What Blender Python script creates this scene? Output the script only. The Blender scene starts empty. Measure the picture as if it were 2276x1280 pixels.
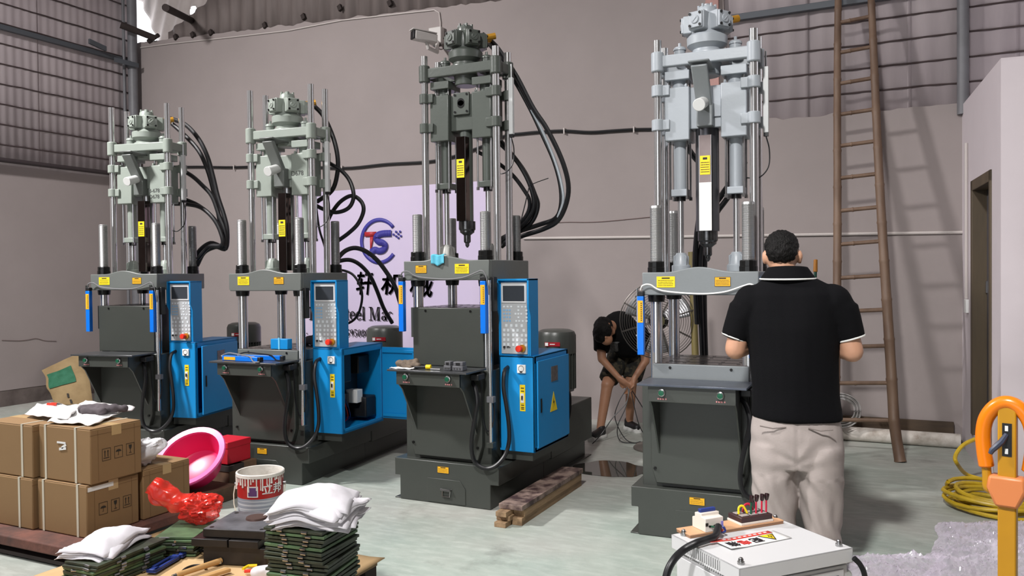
import bpy, bmesh, math, random
from mathutils import Vector, Matrix, noise
random.seed(7)
SC = bpy.context.scene
COL = SC.collection
# ------------------------------------------------------------------ camera
YAW, PITCH, ROLL, CAMH, FPX = math.radians(25.6), math.radians(-1.0), math.radians(0.6), 1.5, 1800.0
FW = Vector((-math.sin(YAW)*math.cos(PITCH), math.cos(YAW)*math.cos(PITCH), math.sin(PITCH)))
_r = Vector((math.cos(YAW), math.sin(YAW), 0)); _u = _r.cross(FW)
RT = _r*math.cos(ROLL) - _u*math.sin(ROLL); UP = _u*math.cos(ROLL) + _r*math.sin(ROLL)
cam = bpy.data.cameras.new('camera'); camo = bpy.data.objects.new('camera', cam); COL.objects.link(camo)
cam.sensor_width = 36; cam.lens = FPX/2276*36; cam.clip_start = .05; cam.clip_end = 200
M = Matrix.Identity(4)
for i, v in enumerate((RT, UP, -FW)):
    for j in range(3): M[j][i] = v[j]
M.translation = (0, 0, CAMH); camo.matrix_world = M
SC.camera = camo
# ------------------------------------------------------------------ daylight and lamps
W = bpy.data.worlds.new('world'); SC.world = W; W.use_nodes = True
_bg = W.node_tree.nodes['Background']; _bg.inputs[0].default_value = (.93, .95, 1, 1); _bg.inputs[1].default_value = 3.0
def area(name, loc, target, size, power, col=(1, 1, 1), spread=180):
    l = bpy.data.lights.new(name, 'AREA'); l.shape = 'DISK'; l.size = size; l.energy = power; l.color = col; l.spread = math.radians(spread)
    o = bpy.data.objects.new(name, l); COL.objects.link(o); o.location = loc
    o.rotation_euler = (Vector(target)-Vector(loc)).to_track_quat('-Z', 'Y').to_euler(); return o
area('workshop_lamp_front', (-1.0, -.6, 5.8), (-.6, 4.8, .0), .5, 128, (1, .98, .96), 84)
area('workshop_lamp_hall', (-6.9, 1.7, 5.7), (-5.2, 4.6, .4), .6, 520, (1, .97, .965), 150)
area('fill_light_roof', (-3.2, 3.0, 6.2), (-3.2, 3.4, 0), .8, 14, (.97, 1, .98), 130)  # weak unseen overhead fill, added to brighten the scene
SC.view_settings.view_transform = 'Standard'; SC.view_settings.look = 'None'
SC.view_settings.exposure = -0.2; SC.view_settings.gamma = 1; SC.view_settings.use_curve_mapping = False

try:
    SC.cycles.max_bounces = 6; SC.cycles.diffuse_bounces = 3; SC.cycles.glossy_bounces = 4; SC.cycles.transparent_max_bounces = 12
except Exception: pass
# ------------------------------------------------------------------ helpers
def _ray(x, y): return FW + RT*((x-1138)/FPX) - UP*((y-640)/FPX)
def at(x, y, Y):
    d = _ray(x, y); return Vector((0, 0, CAMH)) + d*(Y/d.y)
def atx(x, y, X):
    d = _ray(x, y); return Vector((0, 0, CAMH)) + d*(X/d.x)
def atz(x, y, z):
    d = _ray(x, y); return Vector((0, 0, CAMH)) + d*((z-CAMH)/d.z)
def atd(x, y, dep): return Vector((0, 0, CAMH)) + _ray(x, y)*dep
def lin(c):
    c = c/255.0
    return c/12.92 if c <= .04045 else ((c+.055)/1.055)**2.4
def rgb(r, g, b): return (lin(r), lin(g), lin(b), 1)
MATS = {}
def mat(name, col, rough=.5, metal=0, var=0, vscale=6, bump=0, bscale=40, col2=None, coat=0, trans=0, alpha=1, emit=None, spec=.5, stretch=None, detail=4, thr=None):
    """principled material; var mixes toward col2 by object-space noise, bump adds fine relief"""
    if name in MATS: return MATS[name]
    m = bpy.data.materials.new(name); m.use_nodes = True; nt = m.node_tree; b = nt.nodes['Principled BSDF']
    b.inputs['Base Color'].default_value = col; b.inputs['Roughness'].default_value = rough; b.inputs['Metallic'].default_value = metal
    b.inputs['Specular IOR Level'].default_value = spec
    if coat: b.inputs['Coat Weight'].default_value = coat; b.inputs['Coat Roughness'].default_value = .15
    if trans: b.inputs['Transmission Weight'].default_value = trans; b.inputs['IOR'].default_value = 1.2
    if alpha < 1: b.inputs['Alpha'].default_value = alpha
    if emit: b.inputs['Emission Color'].default_value = emit[0]; b.inputs['Emission Strength'].default_value = emit[1]
    if var or bump:
        tc = nt.nodes.new('ShaderNodeTexCoord'); src = tc.outputs['Object']
        if stretch:
            mp = nt.nodes.new('ShaderNodeMapping'); mp.inputs['Scale'].default_value = stretch; nt.links.new(src, mp.inputs[0]); src = mp.outputs[0]
    if var:
        n = nt.nodes.new('ShaderNodeTexNoise'); n.inputs['Scale'].default_value = vscale; n.inputs['Detail'].default_value = detail; n.inputs['Roughness'].default_value = .6
        nt.links.new(src, n.inputs['Vector'])
        cr = nt.nodes.new('ShaderNodeValToRGB'); lo, hi = thr or (.35, .7)
        cr.color_ramp.elements[0].position = lo; cr.color_ramp.elements[1].position = hi
        cr.color_ramp.elements[0].color = (0, 0, 0, 1); cr.color_ramp.elements[1].color = (var, var, var, 1)
        nt.links.new(n.outputs['Fac'], cr.inputs[0])
        mx = nt.nodes.new('ShaderNodeMix'); mx.data_type = 'RGBA'; mx.inputs[6].default_value = col; mx.inputs[7].default_value = col2 or tuple(c*.6 for c in col[:3])+(1,)
        nt.links.new(cr.outputs[0], mx.inputs[0]); nt.links.new(mx.outputs[2], b.inputs['Base Color'])
    if bump:
        n2 = nt.nodes.new('ShaderNodeTexNoise'); n2.inputs['Scale'].default_value = bscale; n2.inputs['Detail'].default_value = 3; nt.links.new(src, n2.inputs['Vector'])
        bp = nt.nodes.new('ShaderNodeBump'); bp.inputs['Strength'].default_value = bump; bp.inputs['Distance'].default_value = .01
        nt.links.new(n2.outputs['Fac'], bp.inputs['Height']); nt.links.new(bp.outputs[0], b.inputs['Normal'])
    MATS[name] = m; return m
class MB:
    def __init__(s): s.v = []; s.f = []
    def add(s, vs, fs):
        o = len(s.v); s.v += [tuple(v) for v in vs]; s.f += [tuple(i+o for i in f) for f in fs]; return s
    def box(s, x0, x1, y0, y1, z0, z1):
        return s.add([(x0, y0, z0), (x1, y0, z0), (x1, y1, z0), (x0, y1, z0), (x0, y0, z1), (x1, y0, z1), (x1, y1, z1), (x0, y1, z1)],
                     [(0, 3, 2, 1), (4, 5, 6, 7), (0, 1, 5, 4), (1, 2, 6, 5), (2, 3, 7, 6), (3, 0, 4, 7)])
    def obox(s, c, ax, ay, az):   # oriented box: centre and half-axis vectors
        c, ax, ay, az = map(Vector, (c, ax, ay, az)); vs = []
        for k in (-1, 1):
            for i, j in ((-1, -1), (1, -1), (1, 1), (-1, 1)): vs.append(c+ax*i+ay*j+az*k)
        return s.add(vs, [(0, 3, 2, 1), (4, 5, 6, 7), (0, 1, 5, 4), (1, 2, 6, 5), (2, 3, 7, 6), (3, 0, 4, 7)])
    def cyl(s, p0, p1, r0, r1=None, n=16, cap=True):
        r1 = r0 if r1 is None else r1; p0, p1 = Vector(p0), Vector(p1); d = (p1-p0).normalized()
        a = d.orthogonal().normalized(); b = d.cross(a); vs = []
        for p, r in ((p0, r0), (p1, r1)):
            for i in range(n):
                t = 2*math.pi*i/n; vs.append(p + a*(r*math.cos(t)) + b*(r*math.sin(t)))
        fs = [(i, (i+1) % n, n+(i+1) % n, n+i) for i in range(n)]
        if cap: fs += [tuple(range(n-1, -1, -1)), tuple(range(n, 2*n))]
        return s.add(vs, fs)
    def lathe(s, prof, c=(0, 0, 0), n=24, axis='z', closed=False):
        vs = []; m = len(prof)
        for i in range(n):
            t = 2*math.pi*i/n
            for r, h in prof:
                p = (r*math.cos(t), r*math.sin(t), h) if axis == 'z' else ((r*math.cos(t), h, r*math.sin(t)) if axis == 'y' else (h, r*math.cos(t), r*math.sin(t)))
                vs.append((c[0]+p[0], c[1]+p[1], c[2]+p[2]))
        fs = []
        for i in range(n):
            j = (i+1) % n
            for k in range(m-1): fs.append((i*m+k, j*m+k, j*m+k+1, i*m+k+1))
        return s.add(vs, fs)
    def tube(s, pts, r, n=8, cap=True):
        pts = [Vector(p) for p in pts]; m = len(pts); rs = r if isinstance(r, (list, tuple)) else [r]*m
        a = None; vs = []
        for i, p in enumerate(pts):
            d = (pts[min(i+1, m-1)]-pts[max(i-1, 0)]).normalized()
            a = d.orthogonal() if a is None else (a - d*a.dot(d))
            a.normalize(); b = d.cross(a)
            for k in range(n):
                t = 2*math.pi*k/n; vs.append(p + a*(rs[i]*math.cos(t)) + b*(rs[i]*math.sin(t)))
        fs = [(i*n+k, i*n+(k+1) % n, (i+1)*n+(k+1) % n, (i+1)*n+k) for i in range(m-1) for k in range(n)]
        if cap: fs += [tuple(range(n-1, -1, -1)), tuple(range((m-1)*n, m*n))]
        return s.add(vs, fs)
    def prism(s, poly, axis, a, b):
        """poly of 2D points extruded along axis from a to b; x: (y,z), y: (x,z), z: (x,y)"""
        def P(u, v, w): return {'x': (w, u, v), 'y': (u, w, v), 'z': (u, v, w)}[axis]
        n = len(poly); vs = [P(u, v, a) for u, v in poly] + [P(u, v, b) for u, v in poly]
        fs = [tuple(range(n-1, -1, -1)), tuple(range(n, 2*n))] + [(i, (i+1) % n, n+(i+1) % n, n+i) for i in range(n)]
        return s.add(vs, fs)
    def sphere(s, c, r, n=12, m=8):
        rx, ry, rz = r if isinstance(r, (tuple, list)) else (r, r, r); vs = [(c[0], c[1], c[2]-rz)]
        for j in range(1, m):
            ph = math.pi*j/m-math.pi/2
            for i in range(n):
                t = 2*math.pi*i/n; vs.append((c[0]+rx*math.cos(ph)*math.cos(t), c[1]+ry*math.cos(ph)*math.sin(t), c[2]+rz*math.sin(ph)))
        vs.append((c[0], c[1], c[2]+rz)); L = len(vs)-1; fs = []
        for i in range(n): fs.append((0, 1+(i+1) % n, 1+i)); fs.append((L, L-n+i, L-n+(i+1) % n))
        for j in range(m-2):
            for i in range(n): fs.append((1+j*n+i, 1+j*n+(i+1) % n, 1+(j+1)*n+(i+1) % n, 1+(j+1)*n+i))
        return s.add(vs, fs)
    def grid(s, fn, nu, nv):
        vs = [fn(i/nu, j/nv) for i in range(nu+1) for j in range(nv+1)]
        return s.add(vs, [(i*(nv+1)+j, (i+1)*(nv+1)+j, (i+1)*(nv+1)+j+1, i*(nv+1)+j+1) for i in range(nu) for j in range(nv)])
    def xf(s, m):
        s.v = [tuple(m @ Vector(v)) for v in s.v]; return s
    def build(s, name, m, parent=None, bevel=0, smooth=True, solid=0, ang=38, seg=2, fix=True):
        me = bpy.data.meshes.new(name); me.from_pydata(s.v, [], s.f); me.update()
        if fix:
            bm = bmesh.new(); bm.from_mesh(me); bmesh.ops.recalc_face_normals(bm, faces=bm.faces); bm.to_mesh(me); bm.free()
        if smooth:
            me.polygons.foreach_set('use_smooth', [True]*len(me.polygons)); me.set_sharp_from_angle(angle=math.radians(ang))
        me.materials.append(m); o = bpy.data.objects.new(name, me); COL.objects.link(o)
        if parent is not None: o.parent = parent
        if solid: q = o.modifiers.new('solid', 'SOLIDIFY'); q.thickness = solid; q.offset = 0
        if bevel: q = o.modifiers.new('bevel', 'BEVEL'); q.width = bevel; q.segments = seg; q.limit_method = 'ANGLE'; q.angle_limit = math.radians(40)
        return o
def stuff(o): o['kind'] = 'stuff'; return o
def tag(o, label=None, cat=None, group=None, kind=None):
    if label: o['label'] = label
    if cat: o['category'] = cat
    if group: o['group'] = group
    if kind: o['kind'] = kind
    return o
def empty(name, loc=(0, 0, 0), rz=0, label=None, cat=None, group=None):
    o = bpy.data.objects.new(name, None); COL.objects.link(o); o.location = loc; o.rotation_euler = (0, 0, rz); o.empty_display_size = .1
    return tag(o, label, cat, group)
def bx(name, m, parent, x0, x1, y0, y1, z0, z1, bevel=0): return MB().box(x0, x1, y0, y1, z0, z1).build(name, m, parent, bevel)
def spline(pts, k=6):
    """Catmull-Rom through points"""
    P = [Vector(p) for p in pts]; P = [P[0]*2-P[1]] + P + [P[-1]*2-P[-2]]; out = []
    for i in range(1, len(P)-2):
        for j in range(k):
            t = j/k; a, b, c, d = P[i-1], P[i], P[i+1], P[i+2]
            out.append(.5*((2*b)+(c-a)*t+(2*a-5*b+4*c-d)*t*t+(3*b-a-3*c+d)*t**3))
    out.append(P[-2]); return out
def text(name, s, size, m, parent, mtx, bold=0, align='CENTER', extrude=.0004, squash=1, warp=None):
    c = bpy.data.curves.new(name, 'FONT'); c.body = s; c.size = size; c.align_x = align; c.align_y = 'CENTER'; c.extrude = extrude; c.offset = bold; c.resolution_u = 3
    o = bpy.data.objects.new(name, c); COL.objects.link(o)
    dg = bpy.context.evaluated_depsgraph_get(); me = bpy.data.meshes.new_from_object(o.evaluated_get(dg)); bpy.data.objects.remove(o)
    for v in me.vertices: v.co.x *= squash
    if warp:
        for v in me.vertices: v.co = warp(v.co)
    else: me.transform(mtx)
    me.materials.clear(); me.materials.append(m); o = bpy.data.objects.new(name, me); COL.objects.link(o)
    if parent is not None: o.parent = parent
    return o
def frame(o, ex, ez):
    """matrix putting text x along ex, text y along ez, at o"""
    ex, ez = Vector(ex).normalized(), Vector(ez).normalized(); n = ex.cross(ez); m = Matrix.Identity(4)
    for i, v in enumerate((ex, ez, n)):
        for j in range(3): m[j][i] = v[j]
    m.translation = o; return m
FRONT = lambda x, y, z: frame((x, y, z), (1, 0, 0), (0, 0, 1))     # readable from -Y
RIGHT = lambda x, y, z: frame((x, y, z), (0, 1, 0), (0, 0, 1))     # readable from +X
def blob(name, prims, m, parent, voxel=.012, smooth=4, disp=None):
    """one continuous skin grown over tapered limbs ('c', p0, p1, r0, r1) and ellipsoids ('e', centre, radii)"""
    b = MB()
    for p in prims:
        if p[0] == 'c':
            _, a, c, r0, r1 = p; a, c = Vector(a), Vector(c); b.cyl(a, c, r0, r1, 14); b.sphere(a, r0, 14, 8); b.sphere(c, r1, 14, 8)
        elif p[0] == 'k': b.cyl(p[1], p[2], p[3], p[4], 20)
        elif p[0] == 'e': b.sphere(p[1], p[2], 18, 12)
        elif p[0] == 'l':     # loft of ellipses (centre, rx, ry), stacked in z order
            n = 24; vs = []
            for (cx, cy, cz), rx, ry in p[1]:
                for i in range(n):
                    t = 2*math.pi*i/n; vs.append((cx+rx*math.cos(t), cy+ry*math.sin(t), cz))
            k = len(p[1]); fs = [(j*n+i, j*n+(i+1) % n, (j+1)*n+(i+1) % n, (j+1)*n+i) for j in range(k-1) for i in range(n)]
            b.add(vs, fs+[tuple(range(n-1, -1, -1)), tuple(range((k-1)*n, k*n))])
    o = b.build(name, m, None)
    q = o.modifiers.new('r', 'REMESH'); q.mode = 'VOXEL'; q.voxel_size = voxel
    if smooth: q = o.modifiers.new('s', 'SMOOTH'); q.factor = .5; q.iterations = smooth
    dg = bpy.context.evaluated_depsgraph_get(); me = bpy.data.meshes.new_from_object(o.evaluated_get(dg)); old = o.data
    bpy.data.objects.remove(o); bpy.data.meshes.remove(old)
    if disp:
        me.update()
        for v, nn in [(v, v.normal.copy()) for v in me.vertices]: v.co += nn*disp(v.co)
    me.polygons.foreach_set('use_smooth', [True]*len(me.polygons)); me.materials.clear(); me.materials.append(m)
    o = bpy.data.objects.new(name, me); COL.objects.link(o)
    if parent is not None: o.parent = parent
    return o
# ------------------------------------------------------------------ materials
G = lambda v: rgb(v, v, v)
wallm = mat('wall_paint', rgb(156, 146, 144), .85, var=.6, vscale=.8, col2=rgb(142, 133, 131), bump=.25, bscale=9)
wallr = mat('partition_paint', rgb(214, 204, 208), .8, var=.35, vscale=1.6, col2=rgb(198, 188, 193), bump=.12, bscale=12)
bare = mat('bare_plaster', rgb(112, 102, 98), .95, var=.8, vscale=4, col2=rgb(72, 63, 60), bump=.5, bscale=14)
sheetm = mat('cladding_sheet', rgb(186, 175, 177), .6, var=.55, vscale=1.5, col2=rgb(152, 141, 145), stretch=(3, 3, .5))
battm = mat('cladding_wire', rgb(70, 58, 58), .8)
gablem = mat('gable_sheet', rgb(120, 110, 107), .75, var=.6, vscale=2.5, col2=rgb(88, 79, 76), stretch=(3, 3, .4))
roofm = mat('roof_sheet', rgb(205, 196, 192), .6, var=.5, vscale=2, col2=rgb(160, 148, 146))
steelg = mat('painted_steel', rgb(118, 118, 122), .5, var=.4, vscale=5, col2=rgb(84, 82, 86))
rustd = mat('dark_timber', rgb(54, 45, 43), .9, var=.5, vscale=8)
chrome = mat('chrome_rod', G(222), .2, .9)
steel = mat('bright_steel', G(178), .28, 1, var=.4, vscale=14, col2=G(120))
thread = mat('threaded_steel', G(168), .42, .9)
blackox = mat('black_oxide', G(20), .32, .3)
blackr = mat('black_rubber', rgb(17, 17, 20), .42)
blackp = mat('black_plastic', rgb(24, 24, 26), .45)
sleeve = mat('clear_hose_sleeve', rgb(165, 172, 178), .2, 0, spec=.8)
dark = mat('paint_dark_grey', rgb(62, 65, 61), .36, var=.35, vscale=3, col2=rgb(53, 55, 52), bump=.04, bscale=60)
darktop = mat('paint_dark_green_grey', rgb(78, 83, 78), .33, var=.35, vscale=4, col2=rgb(66, 71, 67), bump=.05, bscale=60)
midp = mat('paint_mid_grey', rgb(104, 108, 105), .38, var=.35, vscale=4, col2=rgb(90, 94, 92), bump=.05, bscale=60)
midp4 = mat('paint_steel_grey', rgb(124, 129, 131), .38, var=.35, vscale=4, col2=rgb(108, 113, 115), bump=.05, bscale=60)
lightg = mat('paint_pale_green_grey', rgb(142, 150, 142), .38, var=.3, vscale=4, col2=rgb(128, 136, 129), bump=.06, bscale=50)
lightb = mat('paint_pale_blue_grey', rgb(158, 164, 170), .38, var=.25, vscale=4, col2=rgb(144, 150, 156), bump=.06, bscale=50)
blue = mat('paint_cabinet_blue', rgb(10, 134, 200), .42, var=.25, vscale=3, col2=rgb(14, 122, 180))
blueb = mat('light_curtain_blue', rgb(0, 112, 220), .35)
yel = mat('sticker_yellow', rgb(240, 208, 20), .5)
oran = mat('sticker_amber', rgb(232, 172, 24), .5)
ink = mat('printed_ink', rgb(40, 34, 26), .7)
redink = mat('printed_red', rgb(205, 44, 40), .6)
white = mat('white_plastic', rgb(228, 228, 226), .5)
panelm = mat('membrane_grey', rgb(168, 170, 172), .5)
keym = mat('membrane_keys', rgb(206, 212, 216), .5)
keyb = mat('membrane_keys_blue', rgb(128, 170, 205), .5)
screenm = mat('dark_display', rgb(58, 62, 68), .18)
redb = mat('emergency_red', rgb(222, 52, 34), .35)
greenb = mat('button_green', rgb(14, 84, 58), .35)
gold = mat('brass_ring', rgb(205, 150, 50), .35, .6)
# ------------------------------------------------------------------ the setting
def struct(o): o['kind'] = 'structure'; return o
YB, XL = 7.82, -9.5
def floor_mat():
    m = bpy.data.materials.new('concrete_floor'); m.use_nodes = True; nt = m.node_tree; b = nt.nodes['Principled BSDF']
    tc = nt.nodes.new('ShaderNodeTexCoord')
    def nz(sc, det, rough=.6, st=(1, 1, 1)):
        mp = nt.nodes.new('ShaderNodeMapping'); mp.inputs['Scale'].default_value = st; nt.links.new(tc.outputs['Object'], mp.inputs[0])
        n = nt.nodes.new('ShaderNodeTexNoise'); n.inputs['Scale'].default_value = sc; n.inputs['Detail'].default_value = det; n.inputs['Roughness'].default_value = rough; nt.links.new(mp.outputs[0], n.inputs['Vector']); return n.outputs['Fac']
    def ramp(src, a, b_, ca, cb):
        r = nt.nodes.new('ShaderNodeValToRGB'); r.color_ramp.elements[0].position = a; r.color_ramp.elements[1].position = b_; r.color_ramp.elements[0].color = ca; r.color_ramp.elements[1].color = cb; nt.links.new(src, r.inputs[0]); return r.outputs[0]
    def mix(f, a, c):
        x = nt.nodes.new('ShaderNodeMix'); x.data_type = 'RGBA'; nt.links.new(f, x.inputs[0])
        for s, i in ((a, 6), (c, 7)):
            if isinstance(s, tuple): x.inputs[i].default_value = s
            else: nt.links.new(s, x.inputs[i])
        return x.outputs[2]
    base = ramp(nz(.9, 5), .3, .72, rgb(140, 150, 142), rgb(178, 190, 180))
    warm = mix(ramp(nz(.45, 3), .42, .62, (0, 0, 0, 1), (1, 1, 1, 1)), base, rgb(165, 160, 155))
    brush = mix(ramp(nz(7, 4, .6, (1, 3, 1)), .45, .75, (0, 0, 0, 1), (.45, .45, .45, 1)), warm, rgb(200, 206, 198))
    dirt = mix(ramp(nz(2.2, 8, .7), .57, .8, (0, 0, 0, 1), (.75, .75, .75, 1)), brush, rgb(104, 102, 98))
    nt.links.new(dirt, b.inputs['Base Color'])
    nt.links.new(ramp(nz(1.4, 4), .35, .7, (.34, .34, .34, 1), (.62, .62, .62, 1)), b.inputs['Roughness'])
    bp = nt.nodes.new('ShaderNodeBump'); bp.inputs['Strength'].default_value = .12; bp.inputs['Distance'].default_value = .01
    nt.links.new(nz(30, 4), bp.inputs['Height']); nt.links.new(bp.outputs[0], b.inputs['Normal']); return m
fl = struct(bx('floor', floor_mat(), None, -14, 7.4, -9, 9.2, -.12, 0))
# back wall: plastered block wall, ragged top edge on the left part, lower on the right part
def edge(x): return (4.70 + (x+9.3)*-.05 if x < -1.5 else 2.9) + .03*noise.noise(Vector((x*5, 2, 1))) + .018*noise.noise(Vector((x*17, 5, 1)))
poly = [(-9.55, 0)]
xs = [XL-.05 + i*.06 for i in range(int((0.62-XL)/.06)+2)]
poly = [(xs[0], 0), (xs[-1], 0)] + [(x, edge(x)) for x in reversed(xs)]
wb = MB(); n = len(xs)
wb.v = [(x, YB, 0) for x in xs] + [(x, YB, edge(x)) for x in xs] + [(x, YB+.2, 0) for x in xs] + [(x, YB+.2, edge(x)) for x in xs]
for i in range(n-1): wb.f += [(i, i+1, n+i+1, n+i), (2*n+i, 3*n+i, 3*n+i+1, 2*n+i+1), (n+i, n+i+1, 3*n+i+1, 3*n+i)]
wback = struct(wb.build('wall_back', wallm, None))
# left wall: plaster with bare strip low down
wl = MB(); ys = [-7.5+.08*i for i in range(192)]
def ledge(y): return 2.86 + .025*noise.noise(Vector((y*5, 0, 3)))
n = len(ys); wl.v = [(XL, y, .19+.012*noise.noise(Vector((y*3, 1, 7)))) for y in ys] + [(XL, y, ledge(y)) for y in ys] + [(XL-.2, y, ledge(y)) for y in ys] + [(XL-.2, y, 0) for y in ys]
for i in range(n-1):
    for k in range(3): wl.f.append((k*n+i, k*n+i+1, (k+1)*n+i+1, (k+1)*n+i))
wleft = struct(wl.build('wall_left', wallm, None))
bs = MB().box(XL-.19, XL-.004, -7.5, YB, 0, .2).build('baseboard_left', bare, None); struct(bs)
def corrugated(name, parent, m, a, b, z0, z1, nrm, pitch=.075, depth=.012, side=1, ragged=None):
    """corrugated sheet from a to b (xy), ribs vertical"""
    a, b = Vector(a), Vector(b); L = (b-a).length; k = max(2, int(L/pitch*6)); o = MB(); nv = Vector(nrm)
    for j in range(2):
        for i in range(k+1):
            t = i/k; p = a.lerp(b, t); d = depth*math.sin(2*math.pi*t*L/pitch); z = (z0 if j == 0 else z1)
            if j == 0 and ragged: z = ragged(p.x)
            if j == 1 and callable(z1): z = z1(p.x)
            o.v.append((p.x+nv.x*d, p.y+nv.y*d, z))
    o.f = [(i, i+1, k+2+i, k+1+i) for i in range(k)]
    return o.build(name, m, parent, solid=.002, ang=80)
# cladding sheets on the left wall, each its own panel, with tie wires across
yy = [7.80, 6.46, 5.1, 3.7, 2.3, .9, -.5]
for i in range(len(yy)-1): corrugated('cladding_sheet', wleft, sheetm, (XL+.03+.006*(i % 2), yy[i], 0)[:2]+(0,), (XL+.03+.006*(i % 2), yy[i+1]-.04, 0), 2.84, 6.4, (1, 0, 0), .1, .0035)
for k in range(15):
    z = 3.07+.236*k
    pts = [(XL+.040+.002*noise.noise(Vector((y*7, z, 0))), y, z+.007*noise.noise(Vector((y*6, z*9, 0)))) for y in [7.75-.15*i for i in range(28)]]
    MB().tube(pts, .0095, 5).build('tie_wire', battm, wleft)
purl = mat('purlin_steel', rgb(84, 88, 94), .5, .2)
struct(MB().box(XL+.06, XL+.11, -1, 7.76, 4.40, 4.46).build('trim_1', purl, None, .004))
struct(MB().tube([(XL+.10, y, 2.885) for y in (-1, 2, 5, 7.78)], .028, 10).build('trim_2', mat('old_pipe', rgb(62, 54, 56), .6, .2), None))
cp = at(298, 300, 7.7)
struct(MB().cyl((cp.x, 7.70, 0), (cp.x, 7.70, 6.6), .062, n=18).cyl((cp.x-.07, 7.62, 0), (cp.x-.07, 7.62, 6.6), .02, n=10).build('trim_3', steelg, None))
br = MB().obox((XL+.24, 7.55, 4.36), (.05, .14, -.012), (0, .012, 0), (0, .0, .03)).obox((XL+.19, 7.16, 4.50), (.0, .12, -.02), (.016, 0, 0), (0, 0, .03)).obox((cp.x-.05, 7.66, 4.38), (.11, -.05, -.01), (.0, .02, 0), (0, 0, .028))
struct(br.build('trim_4', purl, None))
# gable sheeting above the back wall, roof sheet, purlin ends
gl = lambda x: 4.78+(x+8.82)*.42
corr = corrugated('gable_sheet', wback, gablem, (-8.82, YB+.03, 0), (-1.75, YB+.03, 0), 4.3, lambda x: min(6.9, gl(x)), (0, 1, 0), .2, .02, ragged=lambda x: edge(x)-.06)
for px_, py_ in ((430, 78), (470, 73), (590, 57), (676, 38), (757, 18), (868, 8), (392, 83)):
    p = at(px_, py_, YB-.0); MB().obox((p.x, YB-.01, p.z), (.022, 0, .012), (0, .02, 0), (-.012, 0, .03)).build('fixing_block', rustd, wback)
ro = MB(); ex = [-9.75+.05*i for i in range(342)]
for i, x in enumerate(ex):
    for y in (-7.5, YB+.9): ro.v.append((x, y, min(7.2, gl(x)+1.05)+.02*math.sin(i*1.0)))
ro.f = [(2*i, 2*i+2, 2*i+3, 2*i+1) for i in range(len(ex)-1)]
struct(ro.build('roof', roofm, None, solid=.003, ang=70))
# pale sheeting of the lean-to behind the wall top, seen above the gable line, daylight at its torn edge and hole
e0, e1, hc = at(344, 74, YB+.25), at(313, 0, YB+.25), at(430, 26, YB+.25); NS, NZ = 90, 70; pts_ = []; ls = MB()
for i in range(NS+1):
    for j in range(NZ+1):
        z = 4.55+1.9*j/NZ; xl = e0.x+(e1.x-e0.x)*(z-e0.z)/(e1.z-e0.z); x = xl+(-6.6-xl)*(i/NS); ls.v.append((x, YB+.25+.022*math.sin((x-.35*z)*2*math.pi/.24), z))
for i in range(NS):
    for j in range(NZ):
        a = ls.v[i*(NZ+1)+j]
        if ((a[0]-hc.x)/.07)**2+((a[2]-hc.z)/.05)**2 > 1: ls.f.append((i*(NZ+1)+j, (i+1)*(NZ+1)+j, (i+1)*(NZ+1)+j+1, i*(NZ+1)+j+1))
struct(ls.build('wall_lean_to', roofm, None, solid=.003, ang=80))
def logp(a, b, r): 
    p, q = at(*a), at(*b); MB().cyl(p, q, r, r*.92, 12).build('purlin_end', rustd, ROOF)
ROOF = bpy.data.objects['roof']
logp((368, 17, 7.0), (425, 45, 7.85), .045); logp((268, 55, 7.45), (345, 85, 7.8), .045); logp((330, 92, 7.8), (352, 78, 7.8), .03)
# cladding on the upper right of the back wall
xr = [-1.62, -.78, .06, .86, 1.7, 2.5, 3.3]
for i in range(len(xr)-1): corrugated('cladding_sheet', wback, sheetm, (xr[i]+.0, YB+.05+.004*(i % 2), 0), (xr[i+1]+.03, YB+.05+.004*(i % 2), 0), 2.80, 6.9, (0, 1, 0), .185, .006)
for k in range(13):
    z = 3.08+.209*k
    MB().tube([(x, YB+.044, z+.006*noise.noise(Vector((x*6, z*7, 1)))) for x in [-1.6+.12*i for i in range(40)]], .0085, 5).build('tie_wire', battm, wback)
struct(MB().box(-1.6, 3.2, YB-.03, YB+.03, 3.85, 3.91).build('trim_5', purl, None, .004))
struct(MB().box(-1.66, -1.54, YB-.04, YB+.04, 2.85, 6.2).build('trim_6', mat('pink_steel', rgb(196, 150, 142), .6, var=.5, vscale=6, col2=rgb(120, 96, 96)), None))
pc = at(2140, 120, YB); struct(MB().cyl((pc.x, YB-.02, 2.8), (pc.x, YB-.02, 6.2), .045, n=14).build('trim_7', steelg, None))
# unseen hall behind the camera, walls added to cut the daylight: front wall with a wide open gateway, far side wall
fw_ = MB().box(-9.7, -4.6, -7.6, -7.4, 0, 7.2).box(.4, 7.2, -7.6, -7.4, 0, 7.2).box(-4.6, .4, -7.6, -7.4, 4.4, 7.2)
struct(fw_.build('wall_front', wallm, None)); struct(MB().box(7.2, 7.4, -7.6, 8.2, 0, 7.2).build('wall_side', wallm, None))
struct(MB().box(XL-.2, XL-.02, -7.6, -.3, 2.8, 6.6).build('wall_left_upper', sheetm, None))
# conduits on the wall
con = mat('pvc_conduit', rgb(196, 188, 184), .5)
struct(MB().tube([(-3.6, YB-.012, 1.875), (-2, YB-.012, 1.845), (.5, YB-.012, 1.81)], .014, 8).build('trim_8', con, None))
crack = spline([at(x, y, YB-.004) for x, y in ((1178, 500), (1250, 494), (1330, 493), (1450, 482))], 8)
struct(MB().tube(crack, .005, 5).build('trim_9', mat('wall_crack', rgb(120, 104, 102), .9), None))
crack = spline([atx(x, y, XL+.004) for x, y in ((4, 756), (40, 757), (62, 755), (80, 752), (100, 757), (125, 758))], 6)
struct(MB().tube(crack, .0035, 5).build('trim_10', mat('wall_crack', rgb(120, 104, 102), .9), None))
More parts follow.
